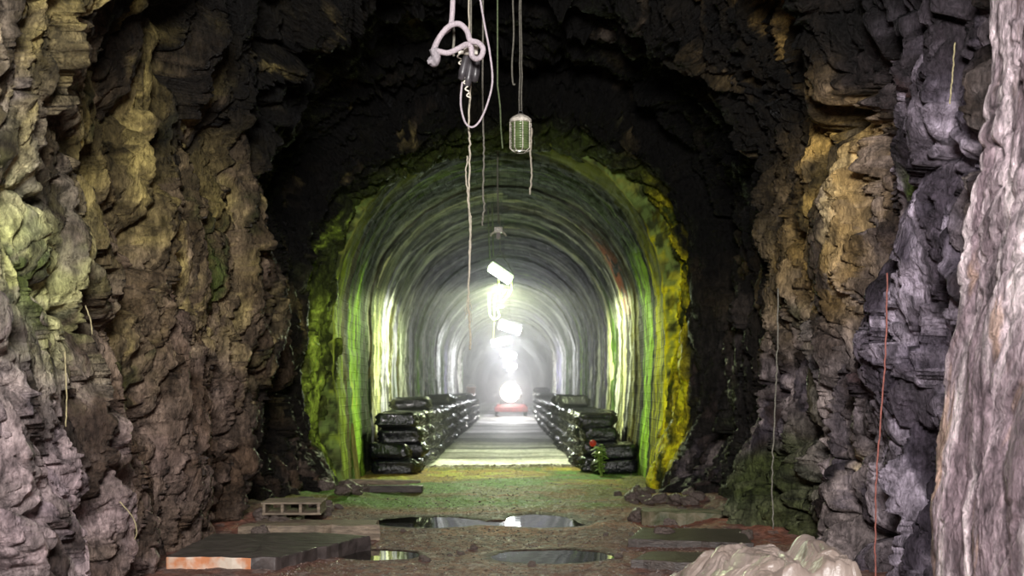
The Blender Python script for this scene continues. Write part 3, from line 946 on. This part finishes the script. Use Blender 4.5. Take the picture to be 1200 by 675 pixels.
# ------------------------------------------------------------------ slabs, boards, pallet
def slab(name, poly, z0, z1, m, jitter=0.012, seed=1, bevel=0.012):
    r = random.Random(seed)
    pts = []
    k = len(poly)
    for i in range(k):
        p, q = Vector(poly[i]), Vector(poly[(i + 1) % k])
        nseg = max(2, int((q - p).length / 0.09))
        for j in range(nseg):
            v = p.lerp(q, j / nseg); pts.append((v.x + r.gauss(0, jitter), v.y + r.gauss(0, jitter)))
    n = len(pts)
    cx = sum(p[0] for p in pts) / n; cy = sum(p[1] for p in pts) / n
    mb = MB()
    vs = []; 
    for t, z in ((1, z0), (1.0, z0 + (z1 - z0) * .5), (1, z1)):
        vs += [(cx + (x - cx) * t + r.gauss(0, jitter * .4), cy + (y - cy) * t + r.gauss(0, jitter * .4), z + r.gauss(0, jitter * .25)) for x, y in pts]
    vs += [(cx, cy, z0), (cx, cy, z1 + 0.004)]
    fs = []
    for lv in range(2):
        for i in range(n):
            j = (i + 1) % n; fs.append((lv * n + i, lv * n + j, (lv + 1) * n + j, (lv + 1) * n + i))
    for i in range(n):
        j = (i + 1) % n; fs.append((3 * n, j, i)); fs.append((3 * n + 1, 2 * n + i, 2 * n + j))
    mb.add(vs, fs)
    return mb.build(name, m, bevel=bevel)


# slab: dark top, pale rust-stained sawn edge
ms, nt, N, L, b = new_mat('slab')
tc = N.new('ShaderNodeTexCoord'); sx = N.new('ShaderNodeSeparateXYZ'); ge = N.new('ShaderNodeNewGeometry'); sn = N.new('ShaderNodeSeparateXYZ')
L.new(tc.outputs['Object'], sx.inputs[0]); L.new(ge.outputs['True Normal'], sn.inputs[0])
nz = N.new('ShaderNodeTexNoise'); nz.inputs['Scale'].default_value = 7; nz.inputs['Detail'].default_value = 6; L.new(tc.outputs['Object'], nz.inputs['Vector'])
cr = N.new('ShaderNodeValToRGB'); e = cr.color_ramp.elements
e[0].position = 0.38; e[0].color = (0.55, 0.22, 0.10, 1); e[1].position = 0.6; e[1].color = (0.62, 0.52, 0.42, 1)
L.new(nz.outputs[0], cr.inputs[0])
cr2 = N.new('ShaderNodeValToRGB'); e = cr2.color_ramp.elements
e[0].position = 0.35; e[0].color = (0.04, 0.032, 0.03, 1); e[1].position = 0.72; e[1].color = (0.10, 0.08, 0.075, 1)
L.new(nz.outputs[0], cr2.inputs[0])
lt = N.new('ShaderNodeMath'); lt.operation = 'LESS_THAN'; lt.inputs[1].default_value = -0.6; L.new(sn.outputs['Y'], lt.inputs[0])
l2 = N.new('ShaderNodeMath'); l2.operation = 'LESS_THAN'; l2.inputs[1].default_value = -2.13; L.new(sx.outputs['X'], l2.inputs[0])
mu = N.new('ShaderNodeMath'); mu.operation = 'MULTIPLY'; L.new(lt.outputs[0], mu.inputs[0]); L.new(l2.outputs[0], mu.inputs[1])
mx = N.new('ShaderNodeMix'); mx.data_type = 'RGBA'; L.new(mu.outputs[0], mx.inputs['Factor']); L.new(cr2.outputs[0], mx.inputs['A']); L.new(cr.outputs[0], mx.inputs['B'])
L.new(mx.outputs['Result'], b.inputs['Base Color']); b.inputs['Roughness'].default_value = 0.5
bp = N.new('ShaderNodeBump'); bp.inputs['Strength'].default_value = 0.6; bp.inputs['Distance'].default_value = 0.03; L.new(nz.outputs[0], bp.inputs['Height']); L.new(bp.outputs[0], b.inputs['Normal'])

g0 = 0.03
o = slab('stone_slab', [(-2.85, 9.15), (-1.93, 9.12), (-1.33, 10.5), (-1.9, 10.75), (-2.85, 10.6)], -0.03, 0.125, ms, 0.012, 3)
tag(o, 'flat dark stone slab with a pale rust-stained sawn edge at the foot of the wall', 'slab')
o = slab('stone_slab', [(-2.7, 11.1), (-1.35, 11.15), (-1.38, 11.6), (-2.6, 11.7)], -0.03, 0.14, M_WOODP, 0.015, 5)
tag(o, 'narrow brownish stone kerb lying between the flat slab and the small pallet', 'slab')
o = slab('wet_board', [(1.12, 10.55), (2.25, 10.25), (2.35, 11.3), (1.35, 11.4)], -0.02, 0.085, M_WOOD, 0.008, 7, 0.006)
tag(o, 'broad dark wet board lying flat behind the crumpled plastic sheet', 'board')
o = slab('wet_board', [(1.02, 9.35), (1.75, 9.1), (1.8, 9.75), (1.25, 9.85)], -0.02, 0.07, M_WOOD, 0.008, 9, 0.006)
tag(o, 'smaller dark wet board partly under the crumpled plastic sheet', 'board')
o = slab('mossy_block', [(1.45, 12.2), (2.3, 12.0), (2.35, 12.45), (1.5, 12.6)], -0.02, 0.16, mat('mossy_stone', (0.06, 0.07, 0.03), 0.6, col2=(0.24, 0.20, 0.13), scale=6, bump=0.5), 0.02, 13)
tag(o, 'mossy stone block at the wall foot just beyond the broad dark board', 'block')

pz = gh(-2.45, 12.2)
pl = empty('small_pallet', (-2.34, 11.85, max(pz, 0.0) + 0.07), 0.04)
tag(pl, 'small weathered wooden pallet with three open slots against the rock wall', 'pallet')
mb = MB(); mb.box((0, 0.25, 0.0125), (0.62, 0.5, 0.025)); mb.build('bottom_deck', M_WOODP, pl, bevel=0.003)
for i in range(4):
    mb = MB(); mb.box((-0.29 + i * 0.193, 0.25, 0.07), (0.032, 0.5, 0.09)); mb.build('block', M_WOODP, pl, bevel=0.003)
for i in range(4):
    mb = MB(); mb.box((0, 0.055 + i * 0.13, 0.126), (0.64, 0.11, 0.022)); mb.build('deck_board', M_WOODP, pl, bevel=0.003)

# ------------------------------------------------------------------ crumpled plastic sheet
def sheet():
    n = 230
    xs = np.linspace(1.2, 2.36, n); ys = np.linspace(7.2, 8.75, n)
    Y, X = np.meshgrid(ys, xs, indexing='ij'); X = X.ravel(); Y = Y.ravel()
    q = np.stack([X, Y, 0 * X], 1)
    e = sst(1.15, 1.7, X + 0.25 * (Y - 8)) * (0.5 + 0.5 * sst(2.38, 2.26, X)) * sst(8.72, 8.35, Y + 0.12 * vnoise(q * 4, 301))
    top = 0.30 * e
    valley = np.exp(-((X - 2.02 - 0.05 * (Y - 8)) / 0.06) ** 2)
    lump = 0.14 * np.exp(-((X - 2.18) / 0.15) ** 2) * sst(8.7, 8.3, Y)
    h = top * (1 - 0.28 * valley) + lump * 0.6
    qw = q + 0.12 * np.stack([vnoise(q * 3, 302), vnoise(q * 3, 303), 0 * X], 1)
    rot = np.stack([qw[:, 0] * .8 + qw[:, 1] * .6, -qw[:, 0] * .6 + qw[:, 1] * .8, 0 * X], 1)
    f1, f2, c, o = cells(rot / np.array([0.42, 0.17, 1]), 310)
    h = h + (0.09 * (0.6 - f1) + 0.10 * ((RND[c, 1] - .5) * o[:, 0] + (RND[c, 2] - .5) * o[:, 1])) * (0.3 + 0.7 * e)
    f1, f2, c, o = cells(rot[:, [1, 0, 2]] / np.array([0.13, 0.06, 1]), 311)
    h = h + (0.012 * (0.5 - f1) + 0.016 * ((RND[c, 1] - .5) * o[:, 0] + (RND[c, 2] - .5) * o[:, 1]))
    h = h + 0.012 * (1 - np.abs(fbm(rot * np.array([5, 16, 1]), 3, 312)) * 2)
    g = floor_h(X, Y)
    border = sst(0, 0.10, np.minimum.reduce([X - 1.2, 2.36 - X, Y - 7.2, 8.75 - Y]))
    h = g + 0.006 + np.maximum(h, 0.004) * border
    V = np.stack([X + 0.04 * vnoise(q * 5, 320), Y + 0.06 * vnoise(q * 5, 321), h], 1)
    o = obj('plastic_sheet', grid_mesh('plastic_sheet', V, n, n, M_PLASTIC))
    s = o.modifiers.new('s', 'SOLIDIFY'); s.thickness = 0.003
    tag(o, 'large crumpled pale beige plastic sheet heaped against the foot of the rock wall', 'plastic sheet')


sheet()

# ------------------------------------------------------------------ hanging ropes and strings
TOPZ = 7.0


def hang(name, pxpts, d, r, m, label, cat, up=True, nn=8, wobble=0.0, seed=1, group=None, sides=6, drift=0.0):
    pts = [P(x, y, d + drift * i) for i, (x, y) in enumerate(pxpts)]
    c = spline(pts, nn)
    if up:
        c = [Vector((c[0].x, c[0].y, TOPZ - (TOPZ - c[0].z) * i / 8)) for i in range(8)] + c
    if wobble: c = wob(c, wobble, seed)
    o = MB().tube(c, r, sides).build(name, m, smooth=True)
    return tag(o, label, cat, group)


hang('rope', [(531, -20), (530, 15), (527, 32), (516, 42), (508, 58), (508, 69)], 8.4, 0.020, M_ROPE,
     'thick white rope ending in a knotted loop around the grey unlit lamp', 'rope', nn=14, sides=12)
ro_ = bpy.data.objects['rope']
ro_.data = ro_.data.copy()
mb = MB()
mb.tube(spline([P(508, 60, 8.38), P(515, 44, 8.34), P(526, 31, 8.32), P(538, 28, 8.34), P(547, 36, 8.36), P(551, 47, 8.38), P(560, 50, 8.36), P(566, 57, 8.33), P(564, 66, 8.34), P(558, 69, 8.37), P(553, 65, 8.4), P(552, 56, 8.4), P(547, 52, 8.38), P(537, 57, 8.33), P(525, 62, 8.33), P(512, 60, 8.35), P(507, 63, 8.4)], 12), 0.021, 12)
mb.build('loop', M_ROPE, ro_, smooth=True)
mb = MB(); mb.tube(spline([P(508, 57, 8.35), P(511, 66, 8.36), P(509, 73, 8.38), P(505, 70, 8.4)], 8), [0.036] * 25, 10)
mb.tube(spline([P(510, 70, 8.38), P(505, 72, 8.36), P(501, 73, 8.36)], 8), 0.018, 8)
mb.build('knot', mat('frayed_rope', (0.30, 0.27, 0.29), 0.8, var=0.3, scale=40, bump=0.6), ro_, smooth=True)

hang('cord', [(531, 25), (532, 45), (531, 60), (532, 66)], 8.55, 0.011, M_TWINE_D, 'thin grey cord hanging straight behind the white rope', 'cord')
hang('cable', [(562, -5), (568, 30), (574, 62), (577, 95), (571, 122), (562, 142), (553, 149), (545, 143), (540, 122), (542, 95), (548, 68)], 8.6, 0.0085, M_ROPE,
     'thin pale cable drooping in a long loop below the grey unlit lamp', 'cable', nn=10)
hang('twine', [(549, 0), (551, 60), (551, 110), (549, 150), (551, 180), (549, 230), (551, 280), (549, 330), (549, 365), (551, 390), (551, 410)], 8.7, 0.0085, M_TWINE,
     'long knotted pale twine hanging lowest of all, past the lamp loop', 'twine', nn=9, wobble=0.0035, seed=4)
tw = bpy.data.objects['twine']
mb = MB(); mb.tube(wob(spline([P(548, 183, 8.68), P(546, 205, 8.66), P(549, 240, 8.66), P(552, 262, 8.68), P(549, 300, 8.7)], 9), 0.003, 5), 0.006, 6)
mb.build('strand', M_TWINE, tw, smooth=True)
mb = MB()
for i in range(9):
    q = P(549, 346 + i * 3, 8.7); a = random.uniform(0, 6.28)
    mb.tube(spline([q, q + Vector((math.cos(a) * .02, math.sin(a) * .02, -.01)), q + Vector((math.cos(a) * .03, math.sin(a) * .03, -.05))], 4), 0.0025, 5)
mb.build('frayed_end', M_TWINE, tw, smooth=True)
hang('twine', [(566, 150), (567, 180), (566, 220), (567, 245), (565, 265)], 9.6, 0.0085, M_TWINE_D, 'short pale twine hanging just beside the long knotted one', 'twine', nn=10, wobble=0.003, seed=6)
hang('cord', [(583, 60), (584, 120), (583, 200), (584, 262)], 17.4, 0.013, M_TWINE_D, 'straight grey suspension cord holding the small bare lamp holder', 'cord', nn=4)
hang('cord', [(578, 60), (578, 140), (577, 230), (578, 300)], 23.0, 0.016, M_GREENCORD, 'thin greenish cord dropping down to the nearest lit lamp', 'cord', nn=4)
hang('cord', [(572, 80), (573, 160), (572, 240), (574, 305)], 23.4, 0.014, M_GREENCORD, 'dim cord hanging behind the twines towards the nearest lit lamp', 'cord', nn=4)
hang('cord', [(583, 100), (586, 125), (587, 150), (589, 174)], 10.6, 0.008, M_GREENCORD, 'short frayed green cord hanging beside the caged unlit lamp', 'cord', nn=8, up=True)
hang('cord', [(601, 5), (602, 40), (600, 75), (601, 97), (604, 99)], 11.0, 0.009, M_TWINE_D, 'thin grey cord with hooked end above the caged unlit lamp', 'cord', nn=8)
hang('cord', [(623, 150), (622, 180), (623, 205), (621, 228)], 11.15, 0.010, M_TWINE, 'thin cord trailing down from the side of the caged unlit lamp', 'cord', up=False, nn=10, wobble=0.003, seed=9)
# strings on the right rock face
hang('string', [(1040, 320), (1038, 400), (1033, 480), (1027, 560), (1026, 640), (1026, 690)], 7.15, 0.0055, M_RED,
     'thin red string hanging down the grey lilac rock', 'string', up=False, nn=10, wobble=0.002, seed=12)
hang('string', [(912, 338), (911, 400), (910, 440), (907, 500), (905, 560), (906, 620)], 10.2, 0.007, M_TWINE_D,
     'pale frayed string hanging down the rock beyond the plastic sheet', 'string', up=False, nn=10, wobble=0.004, seed=13)
hang('string', [(1119, 50), (1117, 80), (1115, 100), (1113, 122)], 6.9, 0.005, M_STALK, 'short straw coloured string high on the rock by the pale scoured face', 'string', up=False, nn=8, wobble=0.002, seed=14)
# dry stalks on the left wall
for k, (pl_, d, lb) in enumerate([([(100, 358), (106, 375), (108, 392)], 6.9, 'short dry stalk hanging from the mossy bulge of rock'),
                                 ([(76, 412), (77, 440), (78, 470), (77, 500)], 6.6, 'long thin root hanging straight down the pale rock'),
                                 ([(140, 588), (155, 605), (160, 622), (158, 632)], 7.7, 'bent dry straw sticking out low on the rock wall')]):
    hang('dry_stalk', pl_, d, 0.004, M_STALK, lb, 'stalk', up=False, nn=8, wobble=0.001, seed=20 + k)

# ------------------------------------------------------------------ lamps
def light(name, loc, power, col, radius, spot=None):
    l = bpy.data.lights.new(name, 'SPOT' if spot else 'POINT'); l.energy = power
    if spot: l.spot_size = spot; l.spot_blend = 0.12
    l.color = col; l.shadow_soft_size = radius
    o = bpy.data.objects.new(name, l); C.objects.link(o); o.location = loc
    return o


# grey unlit lamp tied up in the rope
g = P(552, 60, 8.55)
lp = empty('unlit_lamp', g); tag(lp, 'grey unlit lamp with drooping dark tubes tied up in the white rope', 'lamp')
mb = MB(); mb.box((0, 0, 0.0), (0.11, 0.09, 0.075)); mb.box((-0.075, 0, -0.01), (0.05, 0.02, 0.03)); mb.build('bracket', M_METAL, lp, bevel=0.008)
for i, (dx, l_) in enumerate([(-0.035, 0.19), (0.01, 0.24), (0.05, 0.20)]):
    mb = MB(); mb.lathe([(0.0, 0.02), (0.02, 0.02), (0.028, -0.03), (0.033, -l_ * .7), (0.026, -l_), (0.0, -l_ - 0.01)], (dx, 0.01 * i, -0.03), 14,
                       rot=Matrix.Rotation(0.22 - 0.05 * i, 3, 'Y'))
    mb.build('tube', mat('grey_tube', (0.06, 0.055, 0.06), 0.35, var=0.4, scale=12), lp, smooth=True)
mb = MB()
for i in range(7):
    a0 = Vector((-0.085 + 0.012 * i, 0, -0.02 - 0.05 * i)); mb.tube(spline([a0, a0 + Vector((-0.02, -0.01, -0.025)), a0 + Vector((0.01, 0, -0.04))], 5), 0.006, 6)
mb.build('wire_guard', M_METAL, lp, smooth=True)
mb = MB(); mb.tube([(0, 0, 0.03), (0.002, 0.0, TOPZ - g.z)], 0.006, 6); mb.build('cord', M_TWINE_D, lp)

# caged unlit lamp with ribbed green glass
g = P(610, 178, 11.2)
lp = empty('caged_lamp', g); tag(lp, 'unlit caged lamp with ribbed green glass hanging high from two cords', 'lamp')
s = 11.2 / 1300
W_, H_ = 25 * s, 44 * s
mb = MB()
for k in range(12):
    z = 0.02 + k * (H_ - 0.10) / 12
    mb.lathe([(W_ * .30 if k == 0 else W_ * .40, z), (W_ * .43, z + 0.012), (W_ * .40, z + 0.025)], (0, 0, 0), 24)
mb.build('glass', M_GLASSG, lp, smooth=True)
mb = MB(); mb.lathe([(0, H_), (0.03, H_), (W_ * .40, H_ - 0.03), (W_ * .52, H_ - 0.055), (W_ * .52, H_ - 0.085), (W_ * .40, H_ - 0.09), (0, H_ - 0.09)], (0, 0, 0), 24)
mb.build('cap', M_METAL, lp, smooth=False, bevel=0.003)
mb = MB()
for k in range(8):
    a = 2 * math.pi * k / 8 + 0.2
    mb.tube([(W_ * .5 * math.cos(a), W_ * .5 * math.sin(a), z) for z in np.linspace(0.03, H_ - .08, 18)] + [(W_ * .25 * math.cos(a), W_ * .25 * math.sin(a), 0.0)][:0], [0.004 + 0.003 * (i % 2) for i in range(18)], 6)
    mb.tube([(W_ * .5 * math.cos(a), W_ * .5 * math.sin(a), 0.03), (W_ * .3 * math.cos(a), W_ * .3 * math.sin(a), 0.0)], 0.004, 6)
mb.tube([(W_ * .3 * math.cos(t), W_ * .3 * math.sin(t), 0.0) for t in np.linspace(0, 2 * math.pi, 25)], 0.004, 6)
mb.build('cage', M_METAL, lp)
mb = MB(); mb.tube([(0.02 * math.cos(t), 0, H_ + 0.018 + 0.02 * math.sin(t)) for t in np.linspace(0, 2 * math.pi, 17)], 0.006, 6); mb.build('ring', M_IRON, lp, smooth=True)
for dx in (-0.012, 0.012):
    mb = MB(); mb.tube(wob([Vector((dx * (1 - t), 0, H_ + 0.03 + t * (TOPZ - g.z - H_))) for t in np.linspace(0, 1, 24)], 0.003, 3), 0.007, 6); mb.build('cord', M_TWINE_D, lp, smooth=True)

# bare lamp holder
g = P(584, 274, 17.4)
lp = empty('lamp_holder', g); tag(lp, 'small pale star-shaped lamp holder hanging above the nearest lit lamp', 'lamp holder')
mb = MB(); mb.box((0, 0, 0.06), (0.13, 0.08, 0.09)); mb.build('body', M_METAL, lp, bevel=0.01)
mb = MB(); mb.lathe([(0.0, 0.03), (0.032, 0.03), (0.036, -0.07), (0.0, -0.09)], (0, 0, 0), 14); mb.build('socket', M_ROPE, lp, smooth=True)
for sx_ in (-1, 1):
    mb = MB(); mb.tube([(0.05 * sx_, 0, 0.04), (0.10 * sx_, 0, 0.0), (0.125 * sx_, 0, -0.035)], 0.014, 8); mb.build('arm', M_METAL, lp, smooth=True)

# lit lamps
M_TUBEG = mat('lit_tube_greenish', (0.9, 1, 0.8), 0.5, emit=(0.72, 1.0, 0.58), estr=60)
M_TUBEW = mat('lit_tube_white', (1, 1, 1), 0.5, emit=(0.95, 0.97, 1.0), estr=60)


def lit_lamp(x, y, z, tilt, big, m, label, power, col, cords=True):
    lp = empty('lit_lamp', (x, y, z)); tag(lp, label, 'lamp', None)
    R = Matrix.Rotation(tilt, 3, 'Y')
    L_ = 0.22 * big
    mb = MB(); mb.tube([R @ Vector((t, 0, 0)) for t in (-L_, -L_ * .96, L_ * .96, L_)], [0.04 * big, 0.075 * big, 0.075 * big, 0.04 * big], 16); mb.build('tube', m, lp, smooth=True)
    mb = MB()
    ps = [R @ Vector((t, 0.0, 0.10 * big + 0.0 * t)) for t in (-L_ * 1.1, L_ * 1.1)]
    mb.box(R @ Vector((0, 0, 0.115 * big)), (2.2 * L_, 0.16 * big, 0.03), R); mb.build('housing', M_IRON, lp, bevel=0.005)
    for t in (-L_, L_):
        mb = MB(); mb.box(R @ Vector((t * 1.04, 0, 0.05 * big)), (0.03, 0.12, 0.14 * big), R); mb.build('end_bracket', M_METAL, lp)
    mb = MB()
    mb.tube([R @ Vector((-L_, 0, 0.12 * big)), Vector((0, 0, 0.5)), Vector((0, 0, 5.25 - z if y < 61 else 5.4 - z))], 0.008, 6)
    mb.tube([R @ Vector((L_, 0, 0.12 * big)), Vector((0, 0, 0.5))], 0.008, 6)
    mb.build('suspension_cord', M_TWINE_D, lp)
    light('lamp_light', (x, y - 0.02, z - 0.22 * big), power, col, 0.15, math.radians(173) if y < 30 else None)      # the near lamp's shade keeps it off the roof
    return lp


GREEN = (0.88, 1.0, 0.56)
a1 = P(586, 321, 23.7)
l1 = lit_lamp(a1.x, a1.y, a1.z, 0.6, 1.2, M_TUBEG, 'nearest lit lamp, greenish white tube hanging tilted', 1400, GREEN)
M_GLOWC = mat('yellow_green_cable', (0.20, 0.24, 0.05), 0.5, var=0.15)
mb = MB(); s = 23.7
rel = lambda x, y, dd=0: P(x, y, 23.7 + dd) - Vector((a1.x, a1.y, a1.z))
mb.tube(spline([rel(584, 328), rel(585, 342), rel(586, 352), rel(593, 350), rel(599, 342), rel(600, 330), rel(598, 326)], 8), 0.017, 8)
mb.tube(spline([rel(585, 352), rel(589, 346), rel(593, 340)], 6), 0.014, 8)
mb.build('cable_loop', M_GLOWC, l1, smooth=True)
hang('cable', [(573, 345), (573, 358), (574, 369), (579, 375), (585, 371), (583, 362), (590, 360)], 23.9, 0.022, mat('green_cable', (0.10, 0.42, 0.16), 0.5, var=0.2, col2=(0.6, 0.6, 0.5)), 'hooked green cable hanging below the nearest lit lamp', 'cable', up=False)
hang('cord', [(579, 350), (579, 375), (578, 400)], 23.9, 0.012, M_TWINE, 'thin pale cord hanging straight below the hooked green cable', 'cord', up=False)
WHITE = (0.93, 0.96, 1.0)
lit_lamp(-0.02, 42.0, 3.85, 0.3, 1.9, M_TUBEW, 'second lit lamp down the tunnel, white glare, highest of the white row', 210, WHITE)
lit_lamp(-0.42, 52.0, 3.75, -0.2, 2.0, M_TUBEW, 'white lamp in the middle of the row, hung towards the leaning post side', 390, WHITE)
lit_lamp(-0.1, 66.0, 3.6, 0.2, 2.0, M_TUBEW, 'white glaring lamp next to last in the row, above the red vehicle', 390, WHITE)
lit_lamp(0.0, 92.0, 3.5, 0.1, 2.2, M_TUBEW, 'farthest white lamp in the overhead row, seen small above the headlamp', 390, WHITE)

# ------------------------------------------------------------------ red vehicle with bright headlamp
v = empty('work_vehicle', (0.05, 62.5, 0.0)); tag(v, 'low red work vehicle with one dazzling headlamp at the far end', 'vehicle')
mb = MB(); mb.box((0, 0.9, 0.50), (1.7, 2.4, 0.34), None, 0.96); mb.box((0, -0.32, 0.42), (1.85, 0.16, 0.30)); mb.build('chassis', M_REDPAINT, v, bevel=0.04)
mb = MB(); mb.box((0, 1.5, 1.05), (1.3, 1.1, 0.8), None, 0.85); mb.build('cab', M_IRON, v, bevel=0.05)
for sx_ in (-1, 1):
    for yy in (0.1, 1.7):
        mb = MB(); mb.lathe([(0.12, -0.1), (0.30, -0.1), (0.32, -0.06), (0.32, 0.06), (0.30, 0.1), (0.12, 0.1)], (0.8 * sx_, yy, 0.32), 20, axis='x'); mb.build('wheel', M_RUBBER, v, smooth=False)
mb = MB(); mb.box((0, 0.15, 0.78), (0.2, 0.2, 0.35)); mb.build('lamp_bracket', M_IRON, v)
mb = MB(); mb.lathe([(0.0, 0.30), (0.3, 0.30), (0.55, 0.05), (0.60, 0.0), (0.60, -0.03), (0.57, -0.02)], (-0.05, 0.0, 1.38), 28, axis='y'); hl = mb.build('headlamp', M_METAL, v, smooth=True)
mb = MB(); mb.lathe([(0.0, -0.08), (0.3, -0.07), (0.56, 0.0), (0.0, 0.01)], (-0.05, -0.01, 1.38), 28, axis='y'); mb.build('lens', mat('headlamp_lens', (1, 1, 1), 0.5, emit=(1, 0.98, 0.92), estr=60), hl, smooth=True)
sp = bpy.data.lights.new('headlamp_light', 'SPOT'); sp.energy = 1100; sp.spot_size = 1.7; sp.spot_blend = 0.8; sp.shadow_soft_size = 0.4; sp.color = (1, 0.97, 0.92)
so = bpy.data.objects.new('headlamp_light', sp); C.objects.link(so); so.location = (0.0, 62.2, 1.38); so.rotation_euler = (math.radians(90), 0, math.radians(180))

# ------------------------------------------------------------------ haze in the far bore
hm = bpy.data.materials.new('haze'); hm.use_nodes = True
nt = hm.node_tree; nt.nodes.clear()
out = nt.nodes.new('ShaderNodeOutputMaterial'); vs = nt.nodes.new('ShaderNodeVolumeScatter')
vs.inputs['Density'].default_value = 0.008; vs.inputs['Color'].default_value = (0.95, 0.93, 1, 1); vs.inputs['Anisotropy'].default_value = 0.7
nt.links.new(vs.outputs[0], out.inputs['Volume'])
mb = MB(); mb.box((0, 74.5, 2.7), (6.6, 111, 5.8)); hz = mb.build('haze', hm)
tag(hz, 'pale damp haze glowing around the far lamps', 'haze', kind='stuff')

# ------------------------------------------------------------------ daylight from behind
w = bpy.data.worlds.new('World'); bpy.context.scene.world = w; w.use_nodes = True
bg = w.node_tree.nodes['Background']; bg.inputs[0].default_value = (0.93, 0.95, 1.0, 1); bg.inputs[1].default_value = 0.08
dl = bpy.data.lights.new('portal_daylight', 'AREA'); dl.shape = 'RECTANGLE'; dl.size = 2.2; dl.size_y = 1.4; dl.energy = 1450; dl.color = (1, 0.955, 0.93)
so = bpy.data.objects.new('portal_daylight', dl); C.objects.link(so)
so.location = (-0.2, -0.6, 4.3); so.rotation_euler = (math.radians(90 - 16), 0, 0)      # the open end of the bore, behind the viewer

# ------------------------------------------------------------------ camera
cam = bpy.data.cameras.new('camera'); co = bpy.data.objects.new('camera', cam); C.objects.link(co)
co.location = (0, 0, CAMZ); co.rotation_euler = (math.radians(90), 0, 0)
cam.sensor_width = 36; cam.lens = 36 * FPX / 1200
cam.shift_x = (600 - VX) / 1200; cam.shift_y = (VY - 337.5) / 1200
cam.clip_start = 0.1; cam.clip_end = 300
cam.dof.use_dof = True; cam.dof.focus_distance = 9.0; cam.dof.aperture_fstop = 2.2
bpy.context.scene.camera = co

sc = bpy.context.scene
sc.view_settings.view_transform = 'Standard'; sc.view_settings.look = 'None'; sc.view_settings.gamma = 1
sc.view_settings.exposure = 0.0; sc.view_settings.use_curve_mapping = False
sc.cycles.use_denoising = True
sc.cycles.volume_bounces = 0
sc.cycles.max_bounces = 6
sc.cycles.sample_clamp_indirect = 5
